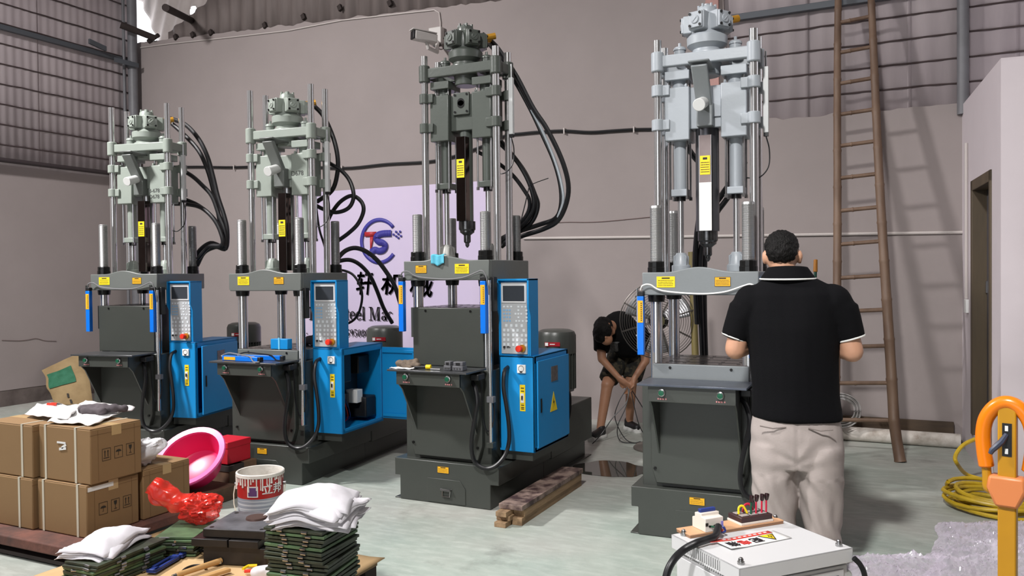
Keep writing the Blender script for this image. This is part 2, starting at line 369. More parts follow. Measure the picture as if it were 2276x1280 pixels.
# partition on the right with doorway
A0, A1 = Vector((.475, YB, 0)), Vector((.60, 6.2, 0)); pd_ = (A1-A0).normalized(); pn = Vector((pd_.y, -pd_.x, 0))
if pn.x > 0: pn = -pn
def PW(s, z, off=0): return A0 + pd_*s + Vector((0, 0, z)) + pn*off
LEN = (A1-A0).length; s0, s1, zs, zt = .50, 1.31, .2, 2.19
def wallquad(b, sa, sb, za, zb, th=.14):
    vs = [PW(sa, za), PW(sb, za), PW(sb, zb), PW(sa, zb), PW(sa, za, -th), PW(sb, za, -th), PW(sb, zb, -th), PW(sa, zb, -th)]
    b.add(vs, [(0, 1, 2, 3), (5, 4, 7, 6), (0, 4, 5, 1), (3, 2, 6, 7), (0, 3, 7, 4), (1, 5, 6, 2)])
pw = MB(); wallquad(pw, 0, s0, 0, 2.88); wallquad(pw, s1, LEN, 0, 2.88); wallquad(pw, s0, s1, zt, 2.88); wallquad(pw, s0, s1, 0, zs)
struct(pw.build('wall_right', wallr, None))
w2 = MB().box(A1.x-.001, 4.2, A1.y, A1.y+.14, 0, 2.86); struct(w2.build('wall_partition', wallr, None))
dm = mat('door_timber', rgb(92, 78, 58), .6, var=.6, vscale=7, col2=rgb(62, 52, 40), stretch=(1, 1, .15))
d1 = MB()
for sa, sb, za, zb in ((s0, s0+.07, zs, zt), (s1-.05, s1, zs, zt), (s0, s1, zt-.08, zt)):
    vs = [PW(sa, za, .012), PW(sb, za, .012), PW(sb, zb, .012), PW(sa, zb, .012), PW(sa, za, -.12), PW(sb, za, -.12), PW(sb, zb, -.12), PW(sa, zb, -.12)]
    d1.add(vs, [(0, 1, 2, 3), (5, 4, 7, 6), (0, 4, 5, 1), (3, 2, 6, 7), (0, 3, 7, 4), (1, 5, 6, 2)])
door = struct(d1.build('door_1', dm, None, .004))
dl = MB(); vs = [PW(s0+.07, zs, -.09), PW(s1-.05, zs, -.09), PW(s1-.05, zt-.08, -.09), PW(s0+.07, zt-.08, -.09), PW(s0+.07, zs, -.12), PW(s1-.05, zs, -.12), PW(s1-.05, zt-.08, -.12), PW(s0+.07, zt-.08, -.12)]
dl.add(vs, [(0, 1, 2, 3), (5, 4, 7, 6), (0, 4, 5, 1), (3, 2, 6, 7), (0, 3, 7, 4), (1, 5, 6, 2)]); dl.build('door_leaf', mat('door_leaf_grey', rgb(84, 82, 88), .5), door)
lk = MB().obox(PW(s0+.085, 1.36, -.085), pd_*.012, Vector((0, 0, .045)), pn*.006); lk.build('lock_plate', steel, door)
tag(MB().obox(PW(.30, 1.2, .012), pd_*.045, Vector((0, 0, .055)), pn*.012).build('light_switch', white, None, .004), 'small white wall switch box beside the doorway', 'switch')
tag(MB().tube([PW(.30, 1.26, .012), PW(.30, 1.8, .012), PW(.30, 2.52, .012)], .012, 8).build('switch_conduit', con, None), 'white vertical plastic conduit rising above the switch box', 'conduit')
# ------------------------------------------------------------------ banner with logo and lettering on the back wall
ban = empty('company_banner', (-5.2, YB-.02, .3), 0, 'lilac white wall banner with blue ring logo and black lettering', 'banner')
def bl(v): return Vector(v) - Vector((-5.2, YB-.02, .3))
bm_ = mat('banner_print', rgb(208, 194, 218), .55, var=.5, vscale=.7, col2=rgb(188, 178, 214))
tl, tr = at(716, 415, YB-.02), at(1064, 415, YB-.02)
def bang(u, v):
    x = -6.62+u*2.60; z = .45+v*2.06; return bl((x, YB-.018+.006*noise.noise(Vector((x*1.5, z*1.5, 0))), z))
MB().grid(bang, 14, 12).build('sheet', bm_, ban)
navy = mat('logo_blue', rgb(62, 58, 150), .5); lred = mat('logo_red', rgb(178, 44, 52), .5); kink = mat('banner_black', rgb(28, 24, 30), .5)
YT = -.032
lc = bl((-5.43, YB-.02, 1.895)); R1, R2 = .268, .226
ring = MB(); k = 40
for i in range(k+1):
    t = math.radians(38+i*(322-38)/k)
    for r in (R1, R2): ring.v.append((lc.x+r*math.cos(t), -.012, lc.z+r*math.sin(t)))
ring.f = [(2*i, 2*i+1, 2*i+3, 2*i+2) for i in range(k)]; ring.build('logo_ring', navy, ban, solid=.002)
def flat(name, m, polys, parent, org, y=-.013, solid=.002):
    b = MB()
    for p in polys:
        o = len(b.v); b.v += [(org.x+u, y, org.z+v) for u, v in p]; b.f.append(tuple(range(o, o+len(p))))
    return b.build(name, m, parent, solid=solid)
def strip(pts, w):
    out = []; P = [Vector((a, b)) for a, b in pts]; L, Rr = [], []
    for i, p in enumerate(P):
        d = (P[min(i+1, len(P)-1)]-P[max(i-1, 0)]).normalized(); nn = Vector((-d.y, d.x))*w/2; L.append(p+nn); Rr.append(p-nn)
    return [[tuple(L[i]), tuple(L[i+1]), tuple(Rr[i+1]), tuple(Rr[i])] for i in range(len(P)-1)]
flat('logo_letter', lred, [[(-.20, .11), (-.03, .11), (-.075, .055), (-.20, .055)], [(-.125, .06), (-.075, .06), (-.1, -.05), (-.125, -.13)]], ban, lc)
S = [(.17, .085), (.06, .085), (-.01, .07), (-.04, .035), (-.01, -.005), (.05, -.02), (.085, -.055), (.06, -.1), (.0, -.115), (-.06, -.1), (-.115, -.13)]
sp = [(p.x, p.y) for p in spline([(a, b, 0) for a, b in S], 5)]
flat('logo_letter', navy, strip(sp, .075), ban, lc, -.015)
sq = [(.20, .07), (.235, .1), (.235, .05), (.265, .075), (.29, .1), (.265, .03), (.30, .05)]
flat('logo_squares', navy, [[(a-.012, b-.012), (a+.012, b-.012), (a+.012, b+.012), (a-.012, b+.012)] for a, b in sq], ban, lc)
# brush characters
def glyph(s, x0, x1, z0, z1, m=None, bold=.004, shear=.0):
    h = z1-z0; t = text('lettering', s, h*1.02, m or kink, ban, FRONT(0, 0, 0), bold)
    xs_ = [v.co.x for v in t.data.vertices]; zs_ = [v.co.z for v in t.data.vertices]; a, b, c, d = min(xs_), max(xs_), min(zs_), max(zs_)
    o = bl((x0, 0, z0)); 
    for v in t.data.vertices:
        fx = (v.co.x-a)/(b-a); fz = (v.co.z-c)/(d-c); v.co = (o.x+fx*(x1-x0)+shear*(fz-.5)*h, -.014+v.co.y*0, o.z+fz*h)
    return t
def bxy(x0, y0, x1, y1):
    a, b = at(x0, y1, YB-.03), at(x1, y0, YB-.03); return a.x, b.x, a.z, b.z
x0, x1, z0, z1 = bxy(793, 603, 828, 655); glyph('轩', x0, x1, z0, z1, shear=.12)
x0, x1, z0, z1 = bxy(848, 607, 900, 655); glyph('机', x0, x1, z0, z1, shear=.12)
x0, x1, z0, z1 = bxy(912, 605, 962, 660); glyph('械', x0, x1, z0, z1, shear=.12)
# slab-serif lettering built from strokes
def serif_word(word, x0, z0, h, m):
    """serif capitals and lower case drawn as strokes; returns end x"""
    b = MB(); x = x0; y = -.013; o0 = bl((0, 0, 0))
    T, t_, sf = h*.20, h*.07, h*.055
    def q(pts): 
        o = len(b.v); b.v.extend([(o0.x+u, y, o0.z+v) for u, v in pts]); b.f.append(tuple(range(o, o+len(pts))))
    def vbar(cx, a, c, w=None): w = w or T*.8; q([(cx-w/2, a), (cx+w/2, a), (cx+w/2, c), (cx-w/2, c)])
    def hbar(a, c, zc, w=None): w = w or t_; q([(a, zc-w/2), (c, zc-w/2), (c, zc+w/2), (a, zc+w/2)])
    def arc(cx, cz, rx, rz, a0, a1, wt=T*.8, wn=t_):
        k = 14; pr = None
        for i in range(k+1):
            t = math.radians(a0+(a1-a0)*i/k); w = wn+(wt-wn)*abs(math.cos(t)); c, s_ = math.cos(t), math.sin(t)
            cur = ((cx+(rx+w/2)*c, cz+(rz+wn/2)*s_), (cx+(rx-w/2)*c, cz+(rz-wn/2)*s_))
            if pr: q([pr[0], pr[1], cur[1], cur[0]])
            pr = cur
    xh = h*.66
    for ch in word:
        if ch == ' ': x += h*.3; continue
        if ch == 't': vbar(x+.16*h, z0+.1*h, z0+.86*h); hbar(x+.02*h, x+.36*h, z0+xh-.03*h); arc(x+.27*h, z0+.11*h, .11*h, .09*h, 180, 320); x += .38*h
        elif ch == 'e': arc(x+.27*h, z0+xh/2, .19*h, xh/2-.03*h, 0, 325); hbar(x+.1*h, x+.46*h, z0+xh*.55); x += .55*h
        elif ch == 'l': vbar(x+.15*h, z0, z0+h); hbar(x+.02*h, x+.28*h, z0+sf/2, sf); hbar(x+.04*h, x+.16*h, z0+h-sf/2, sf); x += .32*h
        elif ch == 'M':
            vbar(x+.17*h, z0, z0+h*.98, t_); vbar(x+.83*h, z0, z0+h*.98, T*.85); hbar(x, x+.32*h, z0+sf/2, sf); hbar(x+.66*h, x+1.0*h, z0+sf/2, sf); hbar(x, x+.25*h, z0+h*.96, sf); hbar(x+.78*h, x+1.0*h, z0+h*.96, sf)
            q([(x+.10*h, z0+h*.98), (x+.30*h, z0+h*.98), (x+.55*h, z0+.02*h), (x+.45*h, z0+.02*h)]); q([(x+.45*h, z0+.02*h), (x+.52*h, z0+.02*h), (x+.83*h, z0+h*.98), (x+.76*h, z0+h*.98)]); x += 1.06*h
        elif ch == 'a': arc(x+.24*h, z0+.18*h, .15*h, .15*h, 0, 360, T*.7); vbar(x+.40*h, z0+.04*h, z0+.48*h); arc(x+.26*h, z0+.46*h, .14*h, .15*h, 0, 165, T*.7); hbar(x+.38*h, x+.54*h, z0+.03*h, sf); x += .55*h
        elif ch == 'c': arc(x+.26*h, z0+xh/2, .19*h, xh/2-.03*h, 40, 320); x += .5*h
        elif ch == 'S': arc(x+.26*h, z0+.72*h, .17*h, .22*h, 20, 265); arc(x+.26*h, z0+.27*h, .18*h, .24*h, -160, 85); x += .6*h
        elif ch == 'T': vbar(x+.32*h, z0, z0+h); hbar(x, x+.64*h, z0+h*.96, sf*1.3); hbar(x+.15*h, x+.5*h, z0+sf/2, sf); x += .7*h
        elif ch == 'h': vbar(x+.14*h, z0, z0+h); arc(x+.33*h, z0+.42*h, .16*h, .2*h, 0, 150); vbar(x+.49*h, z0, z0+.44*h); hbar(x+.02*h, x+.27*h, z0+sf/2, sf); hbar(x+.38*h, x+.62*h, z0+sf/2, sf); x += .64*h
        elif ch == ':': vbar(x+.12*h, z0, z0+.16*h, .16*h); vbar(x+.12*h, z0+.45*h, z0+.61*h, .16*h); x += .4*h
        elif ch == '5': hbar(x+.12*h, x+.48*h, z0+.93*h, .12*h); vbar(x+.14*h, z0+.55*h, z0+.97*h, t_); arc(x+.26*h, z0+.32*h, .18*h, .28*h, -150, 120); x += .6*h
        elif ch == '9': arc(x+.28*h, z0+.68*h, .17*h, .27*h, 0, 360); arc(x+.2*h, z0+.55*h, .27*h, .52*h, -75, 10); x += .6*h
        elif ch == '0': arc(x+.28*h, z0+.5*h, .18*h, .46*h, 0, 360); x += .6*h
        elif ch == '8': arc(x+.28*h, z0+.74*h, .15*h, .21*h, 0, 360); arc(x+.28*h, z0+.27*h, .18*h, .24*h, 0, 360); x += .6*h
        elif ch == '2': arc(x+.26*h, z0+.7*h, .17*h, .25*h, -20, 165); q([(x+.36*h, z0+.62*h), (x+.46*h, z0+.62*h), (x+.2*h, z0+.08*h), (x+.08*h, z0+.08*h)]); hbar(x+.06*h, x+.5*h, z0+.06*h, .12*h); x += .6*h
    b.build('lettering', m, ban, solid=.0015); return x
a = at(768, 711, YB-.03); hh = at(768, 681, YB-.03).z-a.z
serif_word('teel Mac', a.x, a.z, hh, kink)
c_ = at(684, 711, YB-.03); serif_word('T', c_.x, c_.z, hh, kink)
a = at(770, 748, YB-.03); hh = at(770, 732, YB-.03).z-a.z
serif_word('5950802', a.x, a.z, hh*1.06, kink); c_ = at(681, 749, YB-.03); serif_word(':', c_.x, c_.z, hh, kink)
# wall cable with clips
cb = empty('wall_cable', (0, YB-.02, 2.8), 0, 'long black cable clipped along the back wall', 'cable')
cpts = [at(x, y, YB-.02)-Vector((0, YB-.02, 2.8)) for x, y in ((180, 383), (300, 376), (420, 371), (520, 372), (640, 368), (760, 374), (860, 365), (970, 357), (1060, 330), (1120, 303), (1160, 297), (1205, 293), (1254, 291), (1310, 294), (1360, 291), (1410, 288), (1470, 287), (1560, 284))]
MB().tube(spline(cpts, 5), .016, 8).build('cable', blackr, cb)
for x, y in ((1254, 291), (1409, 288), (760, 374), (520, 372)): p = at(x, y, YB-.03)-Vector((0, YB-.02, 2.8)); MB().box(p.x-.006, p.x+.006, -.02, .018, p.z-.03, p.z+.03).build('clip', con, cb)
# security camera
sc0 = at(948, 84, 7.45)
sec = empty('security_camera', sc0, 0, 'white bullet security camera on the back wall', 'camera')
wp = mat('camera_white', rgb(200, 196, 192), .5)
ax = (at(918, 74, 7.25)-at(965, 84, 7.45)).normalized(); q_ = Vector((0, 0, 1)).cross(ax).normalized(); u_ = ax.cross(q_)
MB().obox(ax*.02, ax*.13, q_*.05, u_*.047).build('housing', wp, sec, .012)
MB().obox(ax*.155, ax*.012, q_*.046, u_*.043).build('lens_face', blackp, sec, .006)
MB().obox(ax*.04+u_*.055, ax*.14, q_*.056, u_*.006).build('sun_shield', wp, sec, .004)
jb = at(972, 80, YB-.04)-sc0; MB().box(jb.x-.09, jb.x+.07, jb.y-.04, jb.y+.04, jb.z-.09, jb.z+.09).build('junction_box', wp, sec, .008)
MB().tube([(0, 0, -.04), (0, .03, -.10), (.04, .15, -.12), tuple(jb+Vector((0, 0, -.04)))], .022, 8).build('bracket', wp, sec)
MB().tube(spline([at(x, y, YB-.05)-sc0 for x, y in ((978, 85), (978, 100), (972, 105), (963, 100), (962, 90))]), .006, 6).build('lead', blackr, sec)
cd = [at(x, y, YB-.012) for x, y in ((979, 84), (979, 50), (976, 28), (965, 22))] + [at(x, y, YB-.012) for x, y in ((900, 29), (760, 45), (640, 68), (520, 82), (380, 97), (312, 106))]
tag(MB().tube(cd, .008, 6).build('camera_conduit', con, None), 'thin white conduit along the top of the back wall to the security camera', 'conduit')
# ------------------------------------------------------------------ injection presses
def sticker(name, parent, m, fr, w, h, lines=4, head=True, border=False):
    """flat printed label lying in frame fr (x right, y up, z out)"""
    o = MB().box(-w/2, w/2, -h/2, h/2, 0, .0012).xf(fr).build(name, m, parent)
    b = MB(); rnd = random.Random(len(name)+int(w*1e4)); y = h*.34
    if head: b.box(-w*.22, w*.22, y-h*.05, y+h*.07, .0012, .0018); y -= h*.2
    for i in range(lines):
        x = -w*.42
        while x < w*.38:
            l = rnd.uniform(.04, .1)*w; b.box(x, min(x+l, w*.42), y-h*.022, y+h*.022, .0012, .0018); x += l+rnd.uniform(.01, .03)*w
        y -= h*.62/max(lines, 1)
    if border:
        t = h*.03
        for q in ((-w/2, w/2, h/2-t, h/2), (-w/2, w/2, -h/2, -h/2+t), (-w/2, -w/2+t, -h/2, h/2), (w/2-t, w/2, -h/2, h/2)): b.box(*q, .0012, .0018)
    stuff(b.xf(fr).build('printing', ink, o)); return o
def press_motor(r, pm, zc):
    """radial piston hydraulic motor on the crosshead"""
    rot = math.radians(-18)
    MB().lathe([(0, zc-.035), (.085, zc-.035), (.085, zc+.005), (.116, zc+.03), (.118, zc+.075), (.095, zc+.1), (0, zc+.1)], n=28).build('motor_flange', pm, r)
    m = MB(); hd = []; bolts = MB()
    for k in range(5):
        caps = MB(); hd.append(caps)
        t = rot + math.radians(-90+72*k); d = Vector((math.cos(t), math.sin(t), 0)); q = Vector((-d.y, d.x, 0)); c = Vector((0, 0, zc+.155))
        m.obox(c+d*.07, d*.062, q*.05, Vector((0, 0, .052)))
        caps.obox(c+d*.136, d*.009, q*.043, Vector((0, 0, .045))); caps.cyl(c+d*.14, c+d*.152, .026, .024, 14); caps.obox(c+d*.152, d*.003, (q+Vector((0, 0, 1)))*.013, (q-Vector((0, 0, 1)))*.003)
        for a in (-1, 1):
            for b_ in (-1, 1): bolts.cyl(c+d*.143+q*a*.032+Vector((0, 0, b_*.034)), c+d*.152+q*a*.032+Vector((0, 0, b_*.034)), .008, n=6)
    m.lathe([(0, zc+.07), (.09, zc+.08), (.1, zc+.13), (.088, zc+.2), (.058, zc+.215), (.055, zc+.245), (.046, zc+.26), (0, zc+.262)], n=20)
    mo = m.build('hydraulic_motor', pm, r, .006); stuff(bolts.build('head_bolt', blackox, mo))
    for k in range(5): hd[k].build('cylinder_head', pm, mo, .003)
    tb = MB()
    for k in range(6):
        t = math.radians(60*k+10); tb.cyl((.048*math.cos(t), .048*math.sin(t), zc+.245), (.048*math.cos(t), .048*math.sin(t), zc+.268), .008, n=6)
    tb.cyl((.0, 0, zc+.25), (0, 0, zc+.275), .017, n=8); stuff(tb.build('top_bolt', pm, mo))
    MB().cyl((.09, .09, zc+.19), (.16, .14, zc+.21), .022, n=10).cyl((.06, .11, zc+.2), (.1, .18, zc+.2), .02, n=10).build('hose_fitting', gold, mo)
def press_cabinet(r, door, idx):
    X0, X1, Y0, Y1, Z0, Z1 = .322, .572, -.18, .40, .35, .97; T = .012
    b = MB()
    b.box(X0, X1, Y0, Y0+T, Z0+.012, Z1).box(X0, X0+T, Y0, Y1, Z0+.012, Z1).box(X0, X1, Y1-T, Y1, Z0+.012, Z1).box(X0, X1, Y0, Y1, Z0, Z0+T*1.5).box(X0, X1, Y0, Y1, Z1-T, Z1)
    b.box(X1-T, X1, Y0, Y0+.03, Z0, Z1).box(X1-T, X1, Y1-.03, Y1, Z0, Z1).box(X1-T, X1, Y0, Y1, Z1-.05, Z1).box(X1-T, X1, Y0, Y1, Z0, Z0+.035)
    cab = b.build('control_cabinet', blue, r, .003)
    MB().box(X0+.01, X1-.03, Y0+.03, Y1-.02, Z0-.06, Z0).build('cabinet_bracket', dark, r)
    # door hinged at the rear edge
    hinge = Vector((X1+.004, Y1-.02, 0)); a = math.radians(door); dv = Vector((math.sin(a), -math.cos(a), 0)); nv = Vector((math.cos(a), math.sin(a), 0)); wd = Y1-Y0-.045; up = Vector((0, 0, 1))
    zc, hz = (Z0+Z1)/2-.004, (Z1-Z0)/2-.03
    D = lambda s, z, o: hinge + dv*s + nv*o + up*z
    dr = MB().obox(D(wd/2, zc, .006), dv*(wd/2), nv*.006, up*hz)
    if door > 30:
        for z in (zc-hz+.03, zc+hz-.03): dr.obox(D(wd/2, z, -.008), dv*(wd/2-.01), nv*.008, up*.012)
        dr.obox(D(wd*.55, zc, -.008), dv*.012, nv*.008, up*(hz-.03))
    d = dr.build('cabinet_door', blue, cab, .002)
    MB().obox(D(wd*.5, zc+hz*.62, .0135), dv*.055, nv*.0015, up*.05).build('name_plate', mat('engraved_plate', rgb(120, 116, 118), .35, .5, var=.6, vscale=60, col2=rgb(60, 58, 60)), cab)
    MB().obox(D(wd*.92, zc-.01, .0135), dv*.008, nv*.003, up*.045).build('door_lock', blackox, cab)
    if door < 2:
        c = D(wd*.53, zc-.02, .013)
        tri = MB(); P = [c-dv*-.06-up*.055, c-dv*.06-up*.055, c+up*.075]; tri.v = [tuple(p) for p in P]+[tuple(p+nv*.001) for p in P]; tri.f = [(0, 1, 2), (5, 4, 3), (0, 3, 4, 1), (1, 4, 5, 2), (2, 5, 3, 0)]
        w_ = tri.build('warning_sign', yel, cab)
        z_ = MB(); pts = [(.004, .045), (-.014, -.004), (0, .0), (-.006, -.035), (.014, .012), (.0, .008)]
        z_.v = [tuple(c - dv*u + up*v + nv*.0016) for u, v in pts]; z_.f = [(0, 1, 2, 5), (2, 3, 4, 5)]; z_.build('lightning_mark', ink, cab)
    if door > 30:    # electrical gear inside the open cabinet
        bp = MB().box(X0+.014, X0+.03, Y0+.05, Y1-.03, Z0+.05, Z1-.05).build('mounting_plate', mat('zinc_plate', rgb(60, 66, 74), .5, .3), cab)
        MB().box(X0+.03, X0+.16, Y0+.05, Y0+.26, .70, .91).build('inverter', blackp, cab, .006)
        MB().box(X0+.03, X0+.15, Y1-.20, Y1-.04, .74, .88).build('fan_housing', blackp, cab, .01)
        for k in range(8): MB().box(X0+.03, X0+.10, Y0+.05+.034*k, Y0+.079+.034*k, .50, .60).build('contactor', mat('contactor_dark', rgb(38, 42, 52), .4), cab, .002)
        MB().box(X0+.06, X0+.16, Y1-.24, Y1-.16, .52, .62).build('power_supply', white, cab, .004)
        MB().box(X0+.04, X0+.2, Y1-.18, Y1-.03, .40, .56).build('transformer', blackp, cab, .01)
        for k in range(5):
            c0 = (X0+.11, Y0+.08+.04*k, .58); MB().tube(spline([c0, (X0+.16, Y0+.1+.03*k, .50), (X0+.15, Y0+.12+.03*k, .42), (X0+.1, Y0+.14, .385)], 5), .004, 5).build('wire', redink if k % 2 else mat('wire_blue', rgb(40, 60, 120), .4), cab)
    # front fittings: ammeter, breaker plate
    mt = MB().box(.455, .515, Y0-.012, Y0, .86, .915).build('ammeter', white, cab, .003)
    MB().lathe([(.018, Y0-.0135), (.020, Y0-.0135)], (.485, 0, .89), 16, 'y').build('dial', ink, mt, solid=.001)
    MB().box(.477, .493, Y0-.016, Y0-.012, .866, .874).build('needle_cover', blackp, mt)
    sw = MB().box(.470, .508, Y0-.003, Y0, .615, .785).build('breaker_plate', yel, cab)
    MB().box(.478, .500, Y0-.008, Y0-.003, .67, .73).build('breaker', white, sw); MB().box(.485, .494, Y0-.016, Y0-.008, .69, .715).build('toggle', blackp, sw)
    b = MB()
    for z in (.765, .745, .655, .64, .63): b.box(.478, .50, Y0-.0038, Y0-.003, z-.004, z+.002)
    stuff(b.build('printing', ink, sw))
    # operator panel on top
    px0, px1, py0, py1, pz0, pz1 = .312, .545, Y0, Y0+.135, .97, 1.468
    p = MB(); hood = .05
    p.box(px0+.014, px1-.012, py0+.012, py1, pz0, pz1-.006).box(px0, px1, py0-hood*.3, py1, pz1-.012, pz1)
    for xa, xb in ((px0+.003, px0+.014), (px1-.012, px1)):
        p.prism([(py0-hood*.3, pz1), (py0-hood*.3, pz1-.19), (py0+.012, pz1-.24), (py0+.012, pz0), (py1, pz0), (py1, pz1)], 'x', xa, xb)
    pan = p.build('control_panel', blue, r, .002)
    mb = bx('membrane', panelm, pan, px0+.026, px1-.022, py0+.004, py0+.012, pz0+.012, pz1-.022, .002)
    fr_ = MB(); a0, a1, c0, c1 = px0+.042, px1-.037, pz1-.145, pz1-.045
    for q in ((a0-.01, a1+.01, c1, c1+.01), (a0-.01, a1+.01, c0-.01, c0), (a0-.01, a0, c0, c1), (a1, a1+.01, c0, c1)): fr_.box(q[0], q[1], py0-.001, py0+.004, q[2], q[3])
    fr_.build('screen_bezel', mat('bezel', rgb(205, 205, 206), .4), pan); bx('screen', screenm, pan, a0, a1, py0+.001, py0+.004, c0, c1)
    kb, kw = MB(), MB(); y0, y1 = py0+.0022, py0+.004; zr = c0-.035
    def key(b_, i, z, w=.013, h=.011): x = px0+.048+i*.0258; b_.box(x-w/2, x+w/2, y0, y1, z-h/2, z+h/2)
    for i in (0, 1, 2, 4, 5, 6): key(kw, i, zr)
    for rr in range(4):
        for i in range(3): key(kb, i*.78, zr-.023*(rr+1))
        for i in ((4, 6.2), (3.2, 4, 4.8, 6.2), (4, 6.2), (3.4, 4.2, 5.2, 6.2))[rr]: key(kw, i, zr-.023*(rr+1))
    for rr, cols in enumerate(((.6, 2, 3.4, 4.9), (0, 1.1, 2.6, 3.7, 5.4), (0, 1.1, 2.5, 3.6, 4.9, 6), (0, 1.1, 2.5, 3.6, 4.9, 6), (0, 1.1, 2.5, 3.6, 4.9, 6))):
        for i in cols: key(kw, i, zr-.122-.031*rr, .016, .018)
    stuff(kw.build('keys', keym, pan)); stuff(kb.build('number_keys', keyb, pan))
    es = MB().cyl((px1-.055, py0+.004, pz0+.05), (px1-.055, py0-.012, pz0+.05), .024, n=20).build('stop_ring', gold, pan)
    MB().lathe([(0, -.012), (.015, -.012), (.015, -.03), (.022, -.034), (.022, -.046), (.018, -.052), (0, -.053)], (px1-.062, py0, pz0+.05), 20, 'y').build('emergency_stop', redb, pan)
    MB().cyl((px0+.05, py0+.004, pz0+.055), (px0+.05, py0-.008, pz0+.055), .007, n=10).build('key_switch', blackp, pan)
    MB().box(px0+.065, px0+.092, py0-.001, py0+.004, pz0+.05, pz0+.062).build('usb_cover', steel, pan, .002)
    return cab
HOSE = {}
def make_press(idx, cx, cy, rz, zp, zc, ztop, zthr, upper, platen, body, zlow, door, label, chute=True, curtains=True, nozz=0):
    r = empty('injection_press', (cx, cy, 0), math.radians(rz), label, 'press', 'vertical injection presses in a row')
    inv = Matrix.LocRotScale((cx, cy, 0), Matrix.Rotation(math.radians(rz), 3, 'Z'), None).inverted()
    loc = lambda w: inv @ Vector(w)
    BF = -.35
    # base
    b = MB(); b.prism([(-.345, .002), (.335, .002), (.335, .16), (.395, .16), (.395, .275), (-.385, .275), (-.385, .16), (-.345, .16)], 'y', BF, .50)
    b.box(-.345, .335, .5, 1.36, .002, .16)
    b.box(-.395, -.345, BF+.01, 1.38, 0, .008).box(.335, .385, BF+.25, 1.38, 0, .008)
    b.build('base_frame', body, r, .004)
    MB().box(-.37, .39, .52, 1.38, .145, .48).build('oil_tank', body, r, .006)
    hp = MB(); hp.prism([(-.13, .01), (.155, .01), (.155, .115), (.115, .165), (-.13, .165)], 'y', BF-.004, BF)
    h = hp.build('hatch_plate', body, r, .0015)
    MB().tube([(-.02, BF-.004, .1), (-.02, BF-.02, .1), (.05, BF-.02, .1), (.05, BF-.004, .1)], .007, 6).tube([(-.015, BF-.006, .1), (-.012, BF-.012, .055), (.042, BF-.012, .055), (.045, BF-.006, .1)], .005, 6).build('hatch_handle', steel, h)
    sticker('warning_label', r, oran, FRONT(-.01, BF-.001, .225), .085, .042, 3, True, True)
    # pedestal
    b = MB(); b.box(-.335, .31, -.28, .30, .27, .88)
    b.build('pedestal', body, r, .006)
    MB().prism([(-.245, .30), (.235, .30), (.265, .40), (.265, .88), (-.275, .88), (-.275, .40)], 'y', -.325, -.28).build('front_cover', body, r, .006)
    cs = MB()
    for x, z in ((-.25, .385), (.235, .385)): cs.cyl((x, -.335, z), (x, -.32, z), .009, n=6)
    stuff(cs.build('cover_screw', blackox, r))
    for s in (-1, 1):
        x = s*.226
        MB().prism([(-.325, .83), (-.54, .83), (-.54, .805), (-.49, .76), (-.325, .47)], 'x', x-.005, x+.005).build('bracket_gusset', body, r, .001)
    MB().prism([(-.60, .885), (-.53, .885)] if 0 else [(-.55, .80), (-.535, .80), (-.535, .885), (-.55, .885)], 'x', -.232, .232).build('button_apron', body, r, .002)
    MB().box(-.232, -.222, -.545, -.32, .80, .885).build('apron_side', body, r); MB().box(.222, .232, -.545, -.32, .80, .885).build('apron_side', body, r)
    for x in (-.155, .155):
        q = MB().lathe([(.0, -.552), (.02, -.552), (.02, -.566), (.016, -.568), (0, -.568)], (x, 0, .852), 18, 'y').build('start_button', steel, r)
        MB().lathe([(0, -.564), (.0145, -.57), (.0145, -.576), (0, -.577)], (x, 0, .852), 16, 'y').build('button_cap', greenb, q)
        t = MB().box(x-.024, x+.024, -.5515, -.55, .812, .822)
        for k in range(4): pass
        l = MB(); l.box(x-.024, x-.018, -.5522, -.5505, .813, .821).box(x-.013, x-.003, -.5522, -.5505, .813, .821).box(x+.0, x+.01, -.5522, -.5505, .813, .821).box(x+.018, x+.024, -.5522, -.5505, .813, .821)
        stuff(l.build('button_caption', mat('caption_red', rgb(196, 130, 130), .6), r))
    MB().box(-.29, .29, -.57, -.30, .885, .897).build('work_table', mat('table_steel', rgb(74, 76, 78), .3, .5, var=.5, vscale=9, col2=rgb(100, 100, 102)) if idx != 4 else mat('table_steel_blue', rgb(78, 84, 96), .32, .5, var=.5, vscale=9, col2=rgb(104, 108, 116)), r, .002)
    # lower platen or raised clamping block
    lp = MB().box(-.27, .265, -.285, .25, .897 if zlow > 1.1 else .88, zlow).build('lower_platen', body if zlow > 1.1 else platen, r, .004)
    tops = MB().box(-.262, .257, -.277, .24, zlow, zlow+.003).build('platen_top', mat('machined_dark', rgb(92, 86, 84), .25, .8, var=.6, vscale=12, col2=rgb(60, 56, 55)), lp)
    hs = MB()
    for i in range(5):
        for j in range(5): hs.cyl((-.2+.1*i, -.22+.1*j, zlow+.003), (-.2+.1*i, -.22+.1*j, zlow+.0042), .011, n=10)
    for j in (-.17, -.02, .13): hs.box(-.2, .2, j-.006, j+.006, zlow+.003, zlow+.004)
    stuff(hs.build('bolt_hole', blackox, lp))
    if zlow > 1.1: MB().box(-.30, -.275, -.26, .25, 1.08, zlow).build('side_rail', body, r)
    MB().cyl((-.17, -.289, zlow-.02), (-.17, -.284, zlow-.02), .008, n=8).cyl((.17, -.289, zlow-.02), (.17, -.284, zlow-.02), .008, n=8).build('locating_hole', blackox, lp)
    # tie bars: polished column, threaded end, nut, collar
    zb = zp-.13
